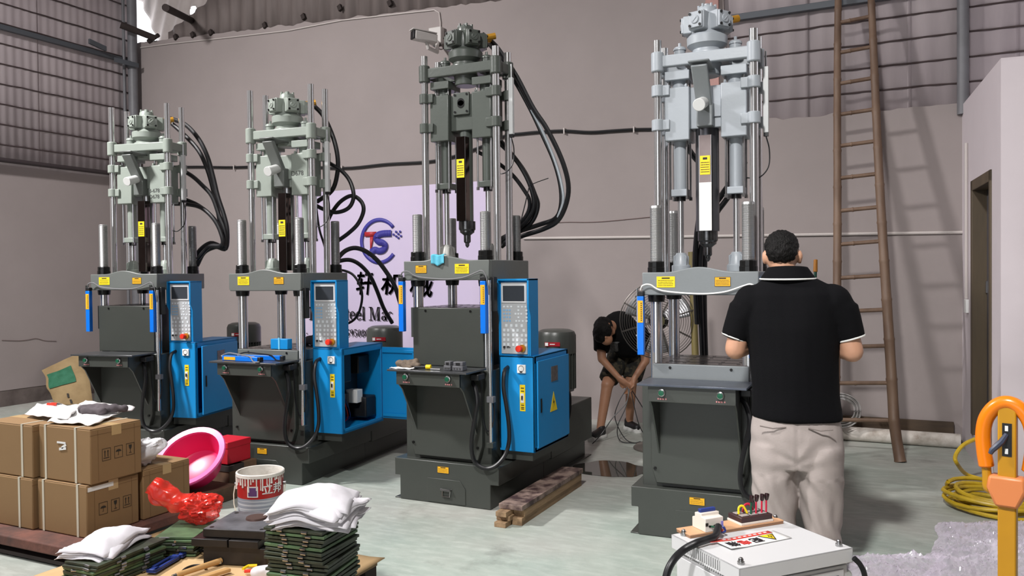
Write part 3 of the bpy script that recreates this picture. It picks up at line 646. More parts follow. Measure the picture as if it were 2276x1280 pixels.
    for sx in (-1, 1):
        for sy in (-1, 1):
            x, y = sx*.258, sy*.232
            t = MB().cyl((x, y, .60), (x, y, zb), .034, n=20).build('tie_bar', chrome, r)
            prof = [(.0, zp+.05)]
            z = zp+.05
            while z < zthr-.012: prof += [(.0345, z), (.0325, z+.0028)]; z += .0056
            prof += [(.034, zthr-.006), (.029, zthr), (0, zthr)]
            MB().lathe(prof, (x, y, 0), 16).build('threaded_end', thread, t, ang=50)
            MB().lathe([(.036, zp), (.05, zp), (.05, zp+.028), (.047, zp+.03), (.047, zp+.058), (.044, zp+.063), (.034, zp+.063)], (x, y, 0), 14).build('lock_nut', blackox, t, ang=20)
            MB().lathe([(.034, zb-.04), (.046, zb-.04), (.05, zb-.012), (.05, zb), (.034, zb)], (x, y, 0), 18).build('lower_collar', blackox, t)
    # upper platen with raised middle
    n = 16; prof = [(-.32, zb+.012), (-.31, zb), (.31, zb), (.32, zb+.012), (.322, zp), (.19, zp)]
    for i in range(1, n): u = 1-2*i/n; prof.append((.19*u, zp+.028*(.5+.5*math.cos(math.pi*u))))
    prof += [(-.19, zp), (-.322, zp)]
    up = MB().prism(prof, 'y', -.31, -.285); up.box(-.322, .322, -.285, .30, zb, zp)
    upo = up.build('upper_platen', platen, r, .005)
    if idx in (3,): l1, l2 = ('oran', -.185), ('yel', .125)
    else: l1, l2 = ('yel', -.185), ('oran', .13)
    for k, x in (l1, l2):
        sticker('safety_label', r, yel if k == 'yel' else oran, FRONT(x, -.311, zb+.075), .104 if k == 'yel' else .086, .062 if k == 'yel' else .052, 4, True, k != 'yel')
    # guide rods and crosshead
    for sx in (-1, 1):
        for sy in (-1, 1):
            x, y = sx*.275, sy*.092
            MB().cyl((x, y, zp-.01), (x, y, ztop), .0245, n=20).build('guide_rod', chrome, r)
    cr = MB(); ch = .116
    cr.box(-.25, .25, -.108, -.066, zc-.09, zc-.022).box(-.25, .25, .066, .108, zc-.09, zc-.022).box(-.297, -.253, -.08, .08, zc-.09, zc-.022).box(.253, .297, -.08, .08, zc-.09, zc-.022).box(-.13, .13, -.09, .09, zc-.08, zc-.03)
    cr.lathe([(.0, zc-.15), (.075, zc-.15), (.08, zc-.09), (.105, zc-.03), (.1, zc-.01), (0, zc-.01)], n=24)
    for sx in (-1, 1):
        for sy in (-1, 1): cr.cyl((sx*.275, sy*.092, zc-ch), (sx*.275, sy*.092, zc), .038, n=20)
    cro = cr.build('crosshead', upper, r, .007)
    # injection unit: blocks, clamps, caps, cylinders
    for s in (-1, 1):
        xa, xb = (s*.09, s*.235) if s > 0 else (-.235, -.09)
        zt, zo = zc-.213, zc-.525
        MB().prism([(xa, zo), (xb, zo), (xb, zt), (xa, zt)] if s > 0 else [(xa, zo), (xb, zo), (xb, zt), (xa, zt)], 'y', -.09, .09).build('cylinder_block', upper, r, .006)
        for z in (zc-.228, zc-.43):
            for sy in (-1, 1):
                y = sy*.092
                q = MB().cyl((s*.275, y, z-.033), (s*.275, y, z+.033), .037, n=20)
                q.obox((s*.238, y*.93, z), (.035, 0, 0), (0, .022, 0), (0, 0, .03)); q.build('rod_clamp', upper, r, .004)
        cxm = s*.162
        MB().box(xa, xb, -.085, .085, zc-.168, zc-.115).build('cylinder_cap', upper, r, .004)
        for dx in (-1, 1):
            for dy in (-1, 1):
                st = MB(); st.cyl((cxm+dx*.05, dy*.05, zc-.86), (cxm+dx*.05, dy*.05, zc-.12), .0065, n=8); st.cyl((cxm+dx*.05, dy*.05, zc-.87), (cxm+dx*.05, dy*.05, zc-.85), .011, n=6)
                st.build('tension_rod', steel, r)
            MB().sphere((cxm+dx*.05, -.07, zc-.205), (.009, .009, .014), 8, 6).build('cap_nut', upper, r)
        MB().cyl((cxm, -.01, zc-.23), (cxm, -.01, zc-.165), .045, n=20).build('cap_neck', upper, r)
        MB().cyl((cxm, 0, zc-.82), (cxm, 0, zc-.5), .037, n=20).build('cylinder_tube', upper, r)
        MB().box(cxm-.052, cxm+.052, -.052, .052, zc-.85, zc-.808).build('cylinder_flange', upper, r, .005)
        MB().cyl((cxm, 0, zc-.875), (cxm, 0, zc-.85), .03, n=16).build('rod_gland', blackox, r)
        zf = zp+.03
        MB().cyl((cxm, 0, zf+.05), (cxm, 0, zc-.86), .018, n=16).build('piston_rod', chrome, r)
        ft = MB().lathe([(0, zf+.085), (.028, zf+.085), (.032, zf+.075), (.036, zf+.07), (.048, zf+.012), (.056, zf+.01), (.056, zp), (0, zp)], (cxm, 0, 0), 18)
        for k in range(4): t = math.radians(90*k+45); ft.obox((cxm+.042*math.cos(t), .042*math.sin(t), zf+.04), (.012*math.cos(t), .012*math.sin(t), -.006), (-.004*math.sin(t), .004*math.cos(t), 0), (0, 0, .03))
        ft.build('rod_foot', upper if idx != 3 else mat('cast_grey', rgb(150, 150, 146), .5, .4), r, .002)
        MB().cyl((cxm, 0, zc-.02), (cxm, 0, zc+.035), .034, n=16).build('oil_port', upper, r) ; MB().lathe([(0.036, zc+.02), (.038, zc+.02), (.038, zc+.03), (.03, zc+.04), (0.0, zc+.04)], (cxm, 0, 0), 14).cyl((cxm, 0, zc+.04), (cxm, 0, zc+.065), .009, n=8).build('port_plug', upper, r)
    # barrel, feed throat, heater guard, nozzle
    fb = MB().box(-.09, .09, -.055, .06, zc-.46, zc-.215).build('feed_housing', upper, r, .006)
    zl = zc-1.06 if idx in (3, 4) else zp+.02
    if idx == 3: zl = zc-1.075
    zl = max(zl, zp+.02)
    MB().cyl((-.003, 0, zl), (-.003, 0, zc-.44), .068 if idx == 4 else .045, n=24).build('barrel', mat('barrel_steel', rgb(92, 92, 96), .32, .7) if idx == 4 else darktop if idx == 3 else steel, r)
    gpl = mat('mirror_guard', rgb(120, 108, 104), .12, 1, var=.5, vscale=5, col2=rgb(88, 72, 68))
    zg1, zg0 = zc-.505, zl
    MB().box(-.037, .034, -.084, -.080, zg0, zg1).box(-.037, -.034, -.082, -.02, zg0, zg1).box(.031, .034, -.082, -.02, zg0, zg1).build('heater_guard', gpl, r)
    MB().box(-.0375, -.0352, -.0848, -.0838, zg0, zg1).build('guard_edge', steel, r); MB().box(.0322, .0345, -.0848, -.0838, zg0, zg1).build('guard_edge', steel, r)
    if idx == 4: MB().box(-.036, .035, -.087, -.084, zg0, zg0+.28).build('guard_film', mat('white_film', rgb(226, 224, 220), .25), r)
    zlab = {1: zc-.74, 2: zc-.77, 3: zc-.72, 4: zc-.68}[idx]
    sticker('heat_label', r, yel, FRONT(-.001, -.088, zlab), .058, .125 if idx != 4 else .11, 5, True)
    if idx in (3, 4):
        MB().lathe([(0, zl), (.058, zl), (.058, zl-.055), (.05, zl-.065), (.05, zl-.075), (.03, zl-.09), (.024, zl-.095), (.024, zl-.14), (.02, zl-.145), (.014, zl-.15), (.014, zl-.165), (.006, zl-.178), (0, zl-.18)], (-.003, 0, 0), 20).build('nozzle', mat('nozzle_steel', G(110), .25, 1, var=.6, vscale=25, col2=G(40)), r)
    if chute:
        w = .045; cx0 = -.005
        ch_ = MB().obox((cx0, -.16, zc-.118), (.06, 0, 0), (0, .10, -.004), (0, 0, .006))
        p0, p1 = Vector((cx0, -.235, zc-.13)), Vector((cx0+.008, -.10, zc-.35)); d = (p1-p0)/2
        ch_.obox((p0+p1)/2, (w, 0, 0), d, d.normalized().cross(Vector((1, 0, 0)))*.018)
        ch_.obox(p1+Vector((0, .02, -.04)), (w*1.02, 0, 0), (0, .045, 0), (0, 0, .07))
        if idx in (1, 2): ch_.xf(Matrix.Translation((-.03, 0, 0)) @ Matrix.Rotation(math.radians(8), 4, 'Y') @ Matrix.Identity(4)) if 0 else None
        cho = ch_.build('feed_arm', platen, r, .008)  # darker platen paint puts the arm's shade into its colour
        MB().cyl((cx0+.005, -.10, zc-.315), (cx0+.0, -.245, zc-.36), .032, .036, 20).build('feed_plug', mat('plug_white', rgb(205, 206, 204), .5), cho, .003)
        MB().box(.045, .088, -.066, -.055, zc-.40, zc-.225).build('feed_plate', upper, r, .003)
    else:
        pl = MB().box(-.062, .062, -.075, -.055, zc-.355, zc-.205).build('feed_plate', upper, r, .004)
        MB().cyl((0, -.078, zc-.27), (0, -.074, zc-.27), .026, n=20).cyl((0, -.078, zc-.285), (0, -.074, zc-.285), .026, n=20).build('feed_opening', blackox, pl)
        MB().cyl((-.046, -.08, zc-.22), (-.046, -.07, zc-.22), .008, n=8).cyl((.046, -.08, zc-.22), (.046, -.07, zc-.22), .008, n=8).cyl((-.046, -.08, zc-.335), (-.046, -.07, zc-.335), .008, n=8).cyl((.046, -.08, zc-.335), (.046, -.07, zc-.335), .008, n=8).build('plate_bolt', blackox, pl)
    press_motor(r, upper, zc)
    # linear transducer beside the right rods
    MB().box(.312, .342, .02, .05, zc-.50, zc-.12).build('transducer', mat('transducer_alu', rgb(206, 208, 208), .4), r, .003)
    MB().box(.314, .340, .022, .048, zc-.52, zc-.5).build('transducer_end', blackp, r); MB().cyl((.327, .035, zc-.12), (.327, .035, zc-.03), .005, n=8).build('transducer_rod', steel, r)
    MB().tube(spline([(.327, .03, zc-.52), (.345, .03, zc-.6), (.34, .02, zc-.70), (.29, .0, zc-.76), (.22, .02, zc-.755)], 6), .004, 6).build('sensor_lead', blackr, r)
    # guarding light curtains and position rod
    if curtains:
        for s in (-1, 1):
            x = -.325 if s < 0 else .292
            zt = zb+.0 if idx != 3 else zb-.0
            zt -= .005
            bar = MB().box(x-.019, x+.019, -.345, -.31, zt-.335, zt).build('light_curtain', blueb, r, .003)
            MB().box(x-.0155, x+.0155, -.3465, -.345, zt-.15, zt-.025).build('curtain_label', oran, bar)
            l = MB()
            for k in range(9): l.box(x+.003, x+.009, -.3472, -.3462, zt-.14+.012*k, zt-.133+.012*k)
            stuff(l.build('printing', ink, bar))
            MB().box(x-.022, x-.0195, -.34, -.31, zt-.30, zt+.045).build('curtain_bracket', steel, bar); MB().box(x-.019, x+.019, -.345, -.31, zt, zt+.028).build('curtain_cap', blackp, bar, .004)
            for z in (zt-.14, zt-.225): MB().box(x-.03, x-.021, -.33, -.32, z-.004, z+.004).build('curtain_clip', steel, bar)
        MB().tube(spline([(-.325, -.335, zb+.03), (-.31, -.345, zb+.055), (-.27, -.335, zb+.06), (-.2, -.325, zb+.025), (0, -.322, zb+.008), (.14, -.322, zb+.018), (.24, -.33, zb+.05), (.285, -.34, zb+.06), (.31, -.335, zb+.03), (.325, -.32, zb-.08), (.315, -.30, zb-.2), (.33, -.3, zb-.33)], 6), .005, 6).build('curtain_lead', white if idx == 4 else mat('grey_lead', rgb(120, 120, 122), .4), r)
    MB().cyl((.322, -.31, .40), (.322, -.31, zb), .0125, n=14).build('position_rod', chrome, r)
    MB().box(.298, .345, -.33, -.28, .39, .425).build('rod_bracket', dark, r, .003); MB().box(.302, .35, -.328, -.29, .68, .72).build('rod_bracket', steelg, r, .003)
    MB().box(.30, .345, -.29, -.24, zb-.2, zb+.02).build('rod_carriage', blackp, r, .004)
    MB().tube(spline([(.325, -.295, zb-.05), (.33, -.29, .95), (.318, -.29, .75), (.345, -.30, .62), (.33, -.31, .52), (.29, -.31, .50), (.27, -.33, .62), (.268, -.34, .8), (.25, -.36, .85)], 6), .005, 6).build('rod_lead', blackr, r)
    press_cabinet(r, door, idx)
    # heavy flexible conduit from the cabinet to the button box
    if 'loop' not in HOSE:
        pts = ((1130, 815, 4.73), (1121, 826, 4.66), (1119, 861, 4.63), (1125, 900, 4.62), (1131, 946, 4.61), (1131, 983, 4.6), (1122, 1013, 4.57), (1101, 1036, 4.53), (1079, 1041, 4.52), (1058, 1030, 4.51), (1049, 1007, 4.5), (1049, 971, 4.49), (1058, 916, 4.48), (1061, 891, 4.48), (1056, 861, 4.5), (1046, 843, 4.53))
        HOSE['loop'] = [at(x, y, Y)-Vector((-2.682, 4.90, 0)) for x, y, Y in pts]
    MB().tube(spline(HOSE['loop'], 5), .0135, 8).build('flexible_conduit', blackr, r)
    MB().box(.235, .295, -.42, -.33, .83, .87).build('cable_gland_box', blackp, r, .006)
    # pump motor on the tank
    mx, my = .215, 1.05
    zb0 = .48
    pm = MB().lathe([(0, zb0+.10), (.135, zb0+.10), (.135, zb0+.40), (0, zb0+.40)], (mx, my, 0), 28)
    for k in range(30): t = 2*math.pi*k/30; pm.obox((mx+.145*math.cos(t), my+.145*math.sin(t), zb0+.25), (.012*math.cos(t), .012*math.sin(t), 0), (-.003*math.sin(t), .003*math.cos(t), 0), (0, 0, .14))
    pmo = pm.build('pump_motor', dark, r)
    MB().lathe([(0, zb0+.575), (.11, zb0+.575), (.145, zb0+.56), (.158, zb0+.53), (.158, zb0+.39), (.145, zb0+.38)], (mx, my, 0), 32).build('fan_cover', dark, pmo)
    MB().lathe([(0, zb0), (.10, zb0), (.10, zb0+.03), (.075, zb0+.035), (.075, zb0+.08), (.14, zb0+.09), (.14, zb0+.11), (0, zb0+.11)], (mx, my, 0), 24).build('motor_mount', steelg, pmo)
    t0 = math.radians(-62); bd = Vector((math.cos(t0), math.sin(t0), 0)); bq = Vector((-bd.y, bd.x, 0))
    MB().obox(Vector((mx, my, zb0+.24))+bd*.18, bd*.035, bq*.05, (0, 0, .065)).build('terminal_box', dark, pmo, .006)
    t0 = math.radians(-78); bd = Vector((math.cos(t0), math.sin(t0), 0)); bq = Vector((-bd.y, bd.x, 0))
    lab = MB().obox(Vector((mx, my, zb0+.47))+bd*.159, bd*.003, bq*.06, (0, 0, .016)).build('motor_badge', mat('badge_red', rgb(150, 26, 36), .35), pmo)
    MB().obox(Vector((mx, my, zb0+.47))+bd*.163-bq*.045, bd*.001, bq*.012, (0, 0, .012)).obox(Vector((mx, my, zb0+.47))+bd*.163+bq*.0, bd*.001, bq*.02, (0, 0, .003)).build('badge_mark', white, pmo)
    MB().tube(spline([(mx+.13, my-.17, zb0+.20), (mx+.2, my-.22, zb0+.1), (mx+.2, my-.25, zb0-.08), (mx+.19, my-.4, zb0-.15), (mx+.185, my-.58, zb0-.1)], 6), .011, 8).build('motor_cable', blackr, r)
    MB().box(.30, .385, .50, .57, .48, .60).build('relay_box', mat('relay_red', rgb(190, 26, 40), .45), r, .004)
    return r, loc
P = {}
P[1] = make_press(1, -5.766, 4.89, 10.6, 1.531, 2.65, 2.942, 1.944, lightg, midp, dark, 1.27, 3.5, 'grey-green injection press farthest left beside the cardboard boxes, cabinet door ajar')
P[2] = make_press(2, -4.225, 4.875, 4.5, 1.524, 2.634, 2.922, 1.926, lightg, midp, dark, .96, 88, 'grey-green injection press with its blue cabinet wide open and blue bars on its table', curtains=False)
P[3] = make_press(3, -2.682, 4.90, 0, 1.592, 2.938, 3.003, 1.907, darktop, midp, dark, 1.28, 0, 'dark grey injection press in the middle with a closed blue cabinet and lightning sign', chute=False)
P[4] = make_press(4, -1.022, 4.83, 2.0, 1.50, 2.80, 2.87, 1.886, lightb, midp4, dark, .977, 0, 'pale blue-grey injection press on the right with the man in front of it')
def hoses(k, lst, r=.0165):
    root, loc = P[k]
    for pts, rad, m in lst:
        w = [loc(at(*p)) for p in pts]
        MB().tube(spline(w, 5), rad, 9).build('hydraulic_hose', m, root)
B_ = blackr
def pl(pts, Y0, Y1=None):
    n = len(pts); Y1 = Y1 or Y0; return [(x, y, Y0+(Y1-Y0)*i/(n-1)) for i, (x, y) in enumerate(pts)]
hoses(3, [
    (pl([(1072, 76), (1099, 99), (1122, 130), (1150, 173), (1185, 240), (1216, 287), (1248, 353), (1263, 408), (1259, 451), (1240, 490), (1208, 509), (1165, 523), (1119, 540)], 5.08, 5.3), .017, B_),
    (pl([(1070, 80), (1095, 106), (1118, 138), (1146, 182), (1181, 246), (1208, 304), (1232, 359), (1246, 412), (1247, 457), (1234, 486), (1197, 500), (1138, 521), (1112, 545)], 5.12, 5.34), .017, B_),
    (pl([(1181, 244), (1205, 290), (1230, 348), (1246, 400), (1252, 445), (1240, 483)], 5.17, 5.24), .010, sleeve),
    (pl([(1100, 298), (1126, 330), (1154, 365), (1177, 408), (1187, 451), (1177, 482), (1150, 510), (1112, 532)], 5.1, 5.3), .017, B_),
    (pl([(1100, 308), (1138, 345), (1167, 384), (1188, 431), (1195, 459), (1181, 494), (1146, 521), (1115, 548)], 5.14, 5.34), .017, B_),
    (pl([(1060, 337), (1099, 357), (1138, 388), (1165, 423), (1177, 447), (1172, 475), (1148, 505), (1112, 540)], 5.06, 5.3), .014, B_),
    (pl([(1177, 412), (1196, 404), (1219, 396)], 5.16), .003, B_), (pl([(1163, 470), (1158, 490), (1168, 450), (1176, 415)], 5.1), .004, B_)])
hoses(1, [
    (pl([(375, 262), (412, 277), (441, 308), (461, 348), (474, 394), (484, 436), (498, 479), (505, 512), (502, 552), (480, 549), (454, 561), (438, 590)], 5.15, 5.2), .019, B_),
    (pl([(376, 269), (408, 298), (441, 334), (461, 377), (474, 423), (484, 469), (494, 521), (497, 548), (468, 540), (441, 560), (432, 590)], 5.2, 5.25), .019, B_),
    (pl([(405, 378), (428, 392), (448, 410), (471, 436), (487, 479), (500, 515), (499, 547), (470, 546), (445, 570)], 5.1, 5.2), .018, B_),
    (pl([(385, 453), (415, 454), (448, 462), (474, 485), (490, 515), (494, 544), (465, 548), (440, 575)], 5.1, 5.15), .018, B_),
    (pl([(408, 442), (440, 456), (470, 480), (492, 512), (500, 540)], 5.16, 5.2), .018, B_)])
hoses(2, [
    (pl([(696, 233), (719, 258), (740, 304), (750, 346), (750, 384), (738, 423), (705, 448)], 5.1, 5.15), .018, B_),
    (pl([(733, 363), (761, 381), (779, 405), (786, 437), (775, 462), (747, 472), (719, 465), (701, 456)], 5.12), .016, B_),
    (pl([(728, 492), (738, 472), (757, 448), (782, 435), (803, 448), (808, 469), (796, 497), (775, 518), (750, 536)], 5.16), .016, B_),
    (pl([(745, 585), (755, 569), (770, 556), (790, 551), (814, 559), (838, 578), (859, 605), (877, 635), (890, 676), (898, 705)], 5.25, 5.85), .019, B_),
    (pl([(742, 588), (755, 580), (779, 578), (802, 590), (823, 614), (838, 646), (853, 685), (872, 718)], 5.22, 5.8), .017, B_),
    (pl([(750, 600), (767, 602), (785, 611), (799, 632), (805, 658), (799, 691), (785, 712), (764, 723)], 5.25, 5.35), .010, B_),
    (pl([(702, 455), (710, 510), (722, 550), (726, 590)], 5.14), .009, B_)])
hoses(4, [
    (pl([(1640, 300), (1650, 345), (1630, 395), (1605, 432), (1580, 470), (1562, 530), (1556, 600), (1558, 700), (1562, 800)], 5.0, 5.35), .018, B_),
    (pl([(1510, 300), (1540, 345), (1570, 385), (1560, 450), (1549, 520), (1545, 600), (1550, 720)], 5.0, 5.3), .018, B_),
    (pl([(1656, 360), (1640, 408), (1612, 447), (1590, 480), (1571, 540), (1566, 600), (1566, 700), (1569, 800)], 5.04, 5.4), .017, B_)])
# handwriting on the blocks, a loose blue magnet pad on the middle press
hw = mat('marker_ink', rgb(60, 62, 60), .7)
text('marker_writing', 'B-678', .045, hw, P[1][0], FRONT(.135, -.0915, 2.225)); text('marker_writing', 'D678', .045, hw, P[1][0], FRONT(.135, -.0915, 2.175)); text('marker_writing', 'D678', .05, hw, P[2][0], FRONT(.145, -.0915, 2.27))
rt, loc = P[3]
cl_ = mat('cloth_cyan', rgb(88, 182, 208), .8, var=.4, vscale=30)
def rag(u, v):
    x = -.10+.10*u; t = v; y = -.29-.028*min(1, t*3) if t < .33 else -.322; z = 1.63 if t < .33 else 1.63-.07*(t-.33)/.67*(1-.35*abs(u-.5)); return (x, y-.004*math.sin(u*14), z+.004*math.sin(u*9))
tag(MB().grid(lambda u, v: Vector(rag(u, v))+Vector((-2.682-.0, 4.90, 0)), 12, 10).build('cleaning_cloth', cl_, None, solid=.003), 'small turquoise cloth hung over the upper platen of the dark middle press', 'cloth')
# ------------------------------------------------------------------ people
skin = mat('skin', rgb(196, 150, 122), .5, var=.35, vscale=9, col2=rgb(176, 122, 98), bump=.08, bscale=60)
skin2 = mat('skin_tan', rgb(168, 122, 94), .5, var=.35, vscale=9, col2=rgb(142, 96, 72))
hair = mat('black_hair', rgb(10, 9, 9), .6, var=.6, vscale=90, col2=rgb(26, 23, 22), bump=.9, bscale=160, stretch=(1, 1, .4), spec=.2)
shirt = mat('black_polo', rgb(9, 9, 12), .9, bump=.15, bscale=200, spec=.15)
shirt2 = mat('black_tshirt', rgb(12, 12, 13), .9, spec=.15)
trous = mat('grey_trousers', rgb(162, 152, 148), .85, var=.3, vscale=5, col2=rgb(146, 137, 133), bump=.1, bscale=120)
camo = mat('camouflage', rgb(62, 56, 42), .9, var=1, vscale=22, col2=rgb(24, 24, 20), thr=(.45, .52))
trim = mat('white_piping', rgb(225, 225, 222), .7)
shoe = mat('black_shoe', rgb(22, 22, 24), .5)
def hand(prims, wrist, fdir, side, palm_n, s=1.0):
    """palm, four unequal bent fingers and a thumb as tapered chains"""
    w, f, n = Vector(wrist), Vector(fdir).normalized(), Vector(palm_n).normalized(); l = f.cross(n).normalized()*side
    pc = w + f*.05*s
    prims += [('c', w, pc, .026*s, .028*s), ('c', w+l*.018*s, pc+l*.026*s+f*.03*s, .02*s, .015*s), ('c', w-l*.018*s, pc-l*.026*s+f*.025*s, .02*s, .015*s), ('c', w, pc+f*.03*s, .022*s, .018*s)]
    for k, ln in enumerate((.068, .078, .073, .056)):
        b = pc + l*(.030-.020*k)*s + f*.032*s; m = b + (f*.8+n*.35).normalized()*ln*.55*s; e = m + (f*.35+n*.9).normalized()*ln*.5*s
        prims += [('c', b, m, .0095*s, .0088*s), ('c', m, e, .0088*s, .0075*s)]
    b = w + l*.024*s + f*.015*s; m = b + (l*.7+f*.6+n*.3).normalized()*.042*s; e = m + (f*.8+n*.5-l*.1).normalized()*.034*s
    prims += [('c', b, m, .0125*s, .011*s), ('c', m, e, .0105*s, .0085*s)]
def vroot(name, px, dep, label):
    p = atd(px, 640, dep); d = Vector((p.x, p.y)); 
    return empty(name, (p.x, p.y, 0), math.atan2(d.y, d.x)-math.pi/2, label, 'person')
# man standing with his back to the camera
man = vroot('person', 1768, 3.98, 'man seen from behind in black polo shirt and loose grey trousers')
pr = [('e', (-.064, .028, 1.585), (.076, .094, .108)), ('e', (-.062, .075, 1.535), (.052, .06, .06)), ('c', (-.035, -.012, 1.40), (-.06, .0, 1.53), .064, .058),
      ('e', (-.064, .125, 1.56), (.012, .016, .018)), ('e', (-.064, .125, 1.525), (.022, .008, .007)),
      ('c', (-.15, .005, 1.36), (.11, .005, 1.36), .045, .045), ('l', [((0, 0, .70), .15, .10), ((-.01, 0, 1.0), .16, .105), ((-.016, 0, 1.3), .18, .09), ((-.02, 0, 1.39), .12, .06)]),
      ('c', (-.225, 0, 1.35), (-.286, -.01, 1.115), .054, .052), ('c', (-.286, -.01, 1.11), (-.15, .22, 1.13), .052, .028),
      ('c', (.195, 0, 1.35), (.256, -.01, 1.115), .054, .052), ('c', (.256, -.01, 1.11), (.10, .22, 1.12), .052, .028),
      ('c', (-.095, 0, .8), (-.095, 0, .42), .085, .055), ('c', (-.095, 0, .42), (-.09, -.01, .08), .05, .04), ('c', (.11, 0, .8), (.12, 0, .42), .085, .055), ('c', (.12, 0, .42), (.125, -.01, .08), .05, .04)]
for ex_ in (-.145, .022): pr += [('e', (ex_, .018, 1.572), (.013, .02, .032)), ('e', (ex_, .022, 1.545), (.009, .013, .014))]
hand(pr, (-.145, .23, 1.13), (.5, .8, .1), 1, (.3, -.1, .9), 1.0); hand(pr, (.095, .23, 1.12), (-.6, .75, .1), -1, (-.3, -.1, .9), 1.0)
blob('body', pr, skin, man, .0085, 3)
hr = [('e', (-.064, .02, 1.622), (.082, .098, .082)), ('e', (-.064, -.032, 1.595), (.074, .055, .065)), ('e', (-.064, .07, 1.64), (.072, .06, .055)), ('e', (-.128, .045, 1.60), (.016, .04, .04)), ('e', (0.0, .045, 1.60), (.016, .04, .04))]
blob('hair', hr, hair, man, .008, 2, lambda c: .006*noise.noise(c*60)+.004*noise.noise(c*140))
def fold(c): return .006*math.sin(c.x*26+c.z*9+3*noise.noise(c*3))*noise.noise(c*4.5)+.012*noise.noise(Vector((c.x*5, c.y*5, c.z*2.2)))
st = [('l', [((0, 0, .772), .212, .15), ((-.002, 0, .80), .214, .152), ((-.003, 0, .92), .203, .148), ((-.008, 0, 1.08), .206, .148), ((-.014, 0, 1.22), .222, .148), ((-.016, 0, 1.32), .236, .135), ((-.018, -.002, 1.385), .228, .12), ((-.022, -.004, 1.425), .185, .10), ((-.03, -.005, 1.455), .135, .088), ((-.034, -.005, 1.475), .10, .08)]),
      ('c', (-.205, 0, 1.345), (-.25, 0, 1.27), .092, .08), ('c', (.17, 0, 1.345), (.218, 0, 1.27), .092, .08)]
for a, b in (((-.235, 0, 1.32), (-.29, -.002, 1.165)), ((.205, 0, 1.32), (.252, -.002, 1.168))):
    st.append(('k', a, b, .083, .063))
blob('polo_shirt', st, shirt, man, .0095, 3, fold)
def ring_tube(name, c, ax, r, rad, m, parent, sq=1.0, n=28):
    ax = Vector(ax).normalized(); a = ax.orthogonal().normalized(); b = ax.cross(a)
    pts = [Vector(c)+a*(r*math.cos(2*math.pi*i/n))+b*(r*math.sin(2*math.pi*i/n)) for i in range(n+1)]
    return MB().tube(pts, rad, 6, False).build(name, m, parent)
ring_tube('sleeve_piping', (-.289, -.002, 1.17), (-.055, 0, -.155), .064, .0042, trim, man); ring_tube('sleeve_piping', (.2515, -.002, 1.172), (.047, 0, -.155), .064, .0042, trim, man)
def collar(u, v):
    t = 2*math.pi*u; rx, ry = (.092+.036*(1-v)), (.075+.03*(1-v)); return (-.036+rx*math.cos(t), -.002+ry*math.sin(t), 1.462+.052*v-.012*math.sin(t)*(v-.2))
MB().grid(collar, 40, 6).build('collar', shirt, man, solid=.006)
pts = [Vector(collar(i/40, 0))+Vector((0, 0, 0)) for i in range(41)]; pts = [Vector((-.036+(p.x+.036)*1.02, p.y*1.03, p.z)) for p in pts]
MB().tube(pts, .0045, 6, False).build('collar_piping', trim, man)
def tfold(c):
    dx, dz = abs(c.x-.005), c.z-.575
    th = math.atan2(dz, dx+.02); rr = math.hypot(dx, dz)
    s = .010*noise.noise(Vector((c.x*7, c.y*7, c.z*2.6)))
    s += .0032*math.sin(th*8+3.0*noise.noise(c*3.5))*min(1, rr/.09)*(1 if c.z < .66 else max(0, 1-(c.z-.66)/.08))
    s += .004*math.sin((c.x*1.3+c.z*.5)*75+4*noise.noise(c*5))*(1 if c.z < .5 else .2)
    if c.y < 0: s -= .004*math.exp(-((c.x-.005)/.008)**2)*(1 if c.z > .5 else 0)+.004*math.exp(-((c.z-.575-.5*dx)/.012)**2)*max(0, 1-dx/.14)
    return s
tr_ = [('l', [((.0, 0, .54), .208, .128), ((0, -.005, .62), .22, .14), ((.0, -.006, .70), .218, .142), ((0, 0, .78), .205, .138), ((0, 0, .82), .195, .13)]),
       ('l', [((-.085, 0, .035), .086, .09), ((-.088, 0, .2), .088, .096), ((-.10, 0, .40), .104, .118), ((-.107, 0, .55), .112, .135), ((-.107, 0, .65), .11, .135)]),
       ('l', [((.127, 0, .035), .082, .09), ((.124, 0, .2), .086, .096), ((.117, 0, .40), .104, .118), ((.112, 0, .55), .112, .135), ((.108, 0, .65), .11, .135)])]
blob('trousers', tr_, trous, man, .0095, 5, tfold)
for x0_, x1_ in ((-.165, -.045), (.055, .165)):
    MB().tube([(x0_, -.136, .752), ((x0_+x1_)/2, -.143, .744), (x1_, -.139, .752)], .0035, 6).build('pocket_seam', mat('seam_grey', rgb(118, 109, 105), .9), man)
for x_ in (-.088, .125): blob('shoe', [('c', (x_, -.05, .045), (x_, .13, .038), .042, .038), ('c', (x_, -.05, .02), (x_, .14, .02), .04, .036)], shoe, man, .009, 2)
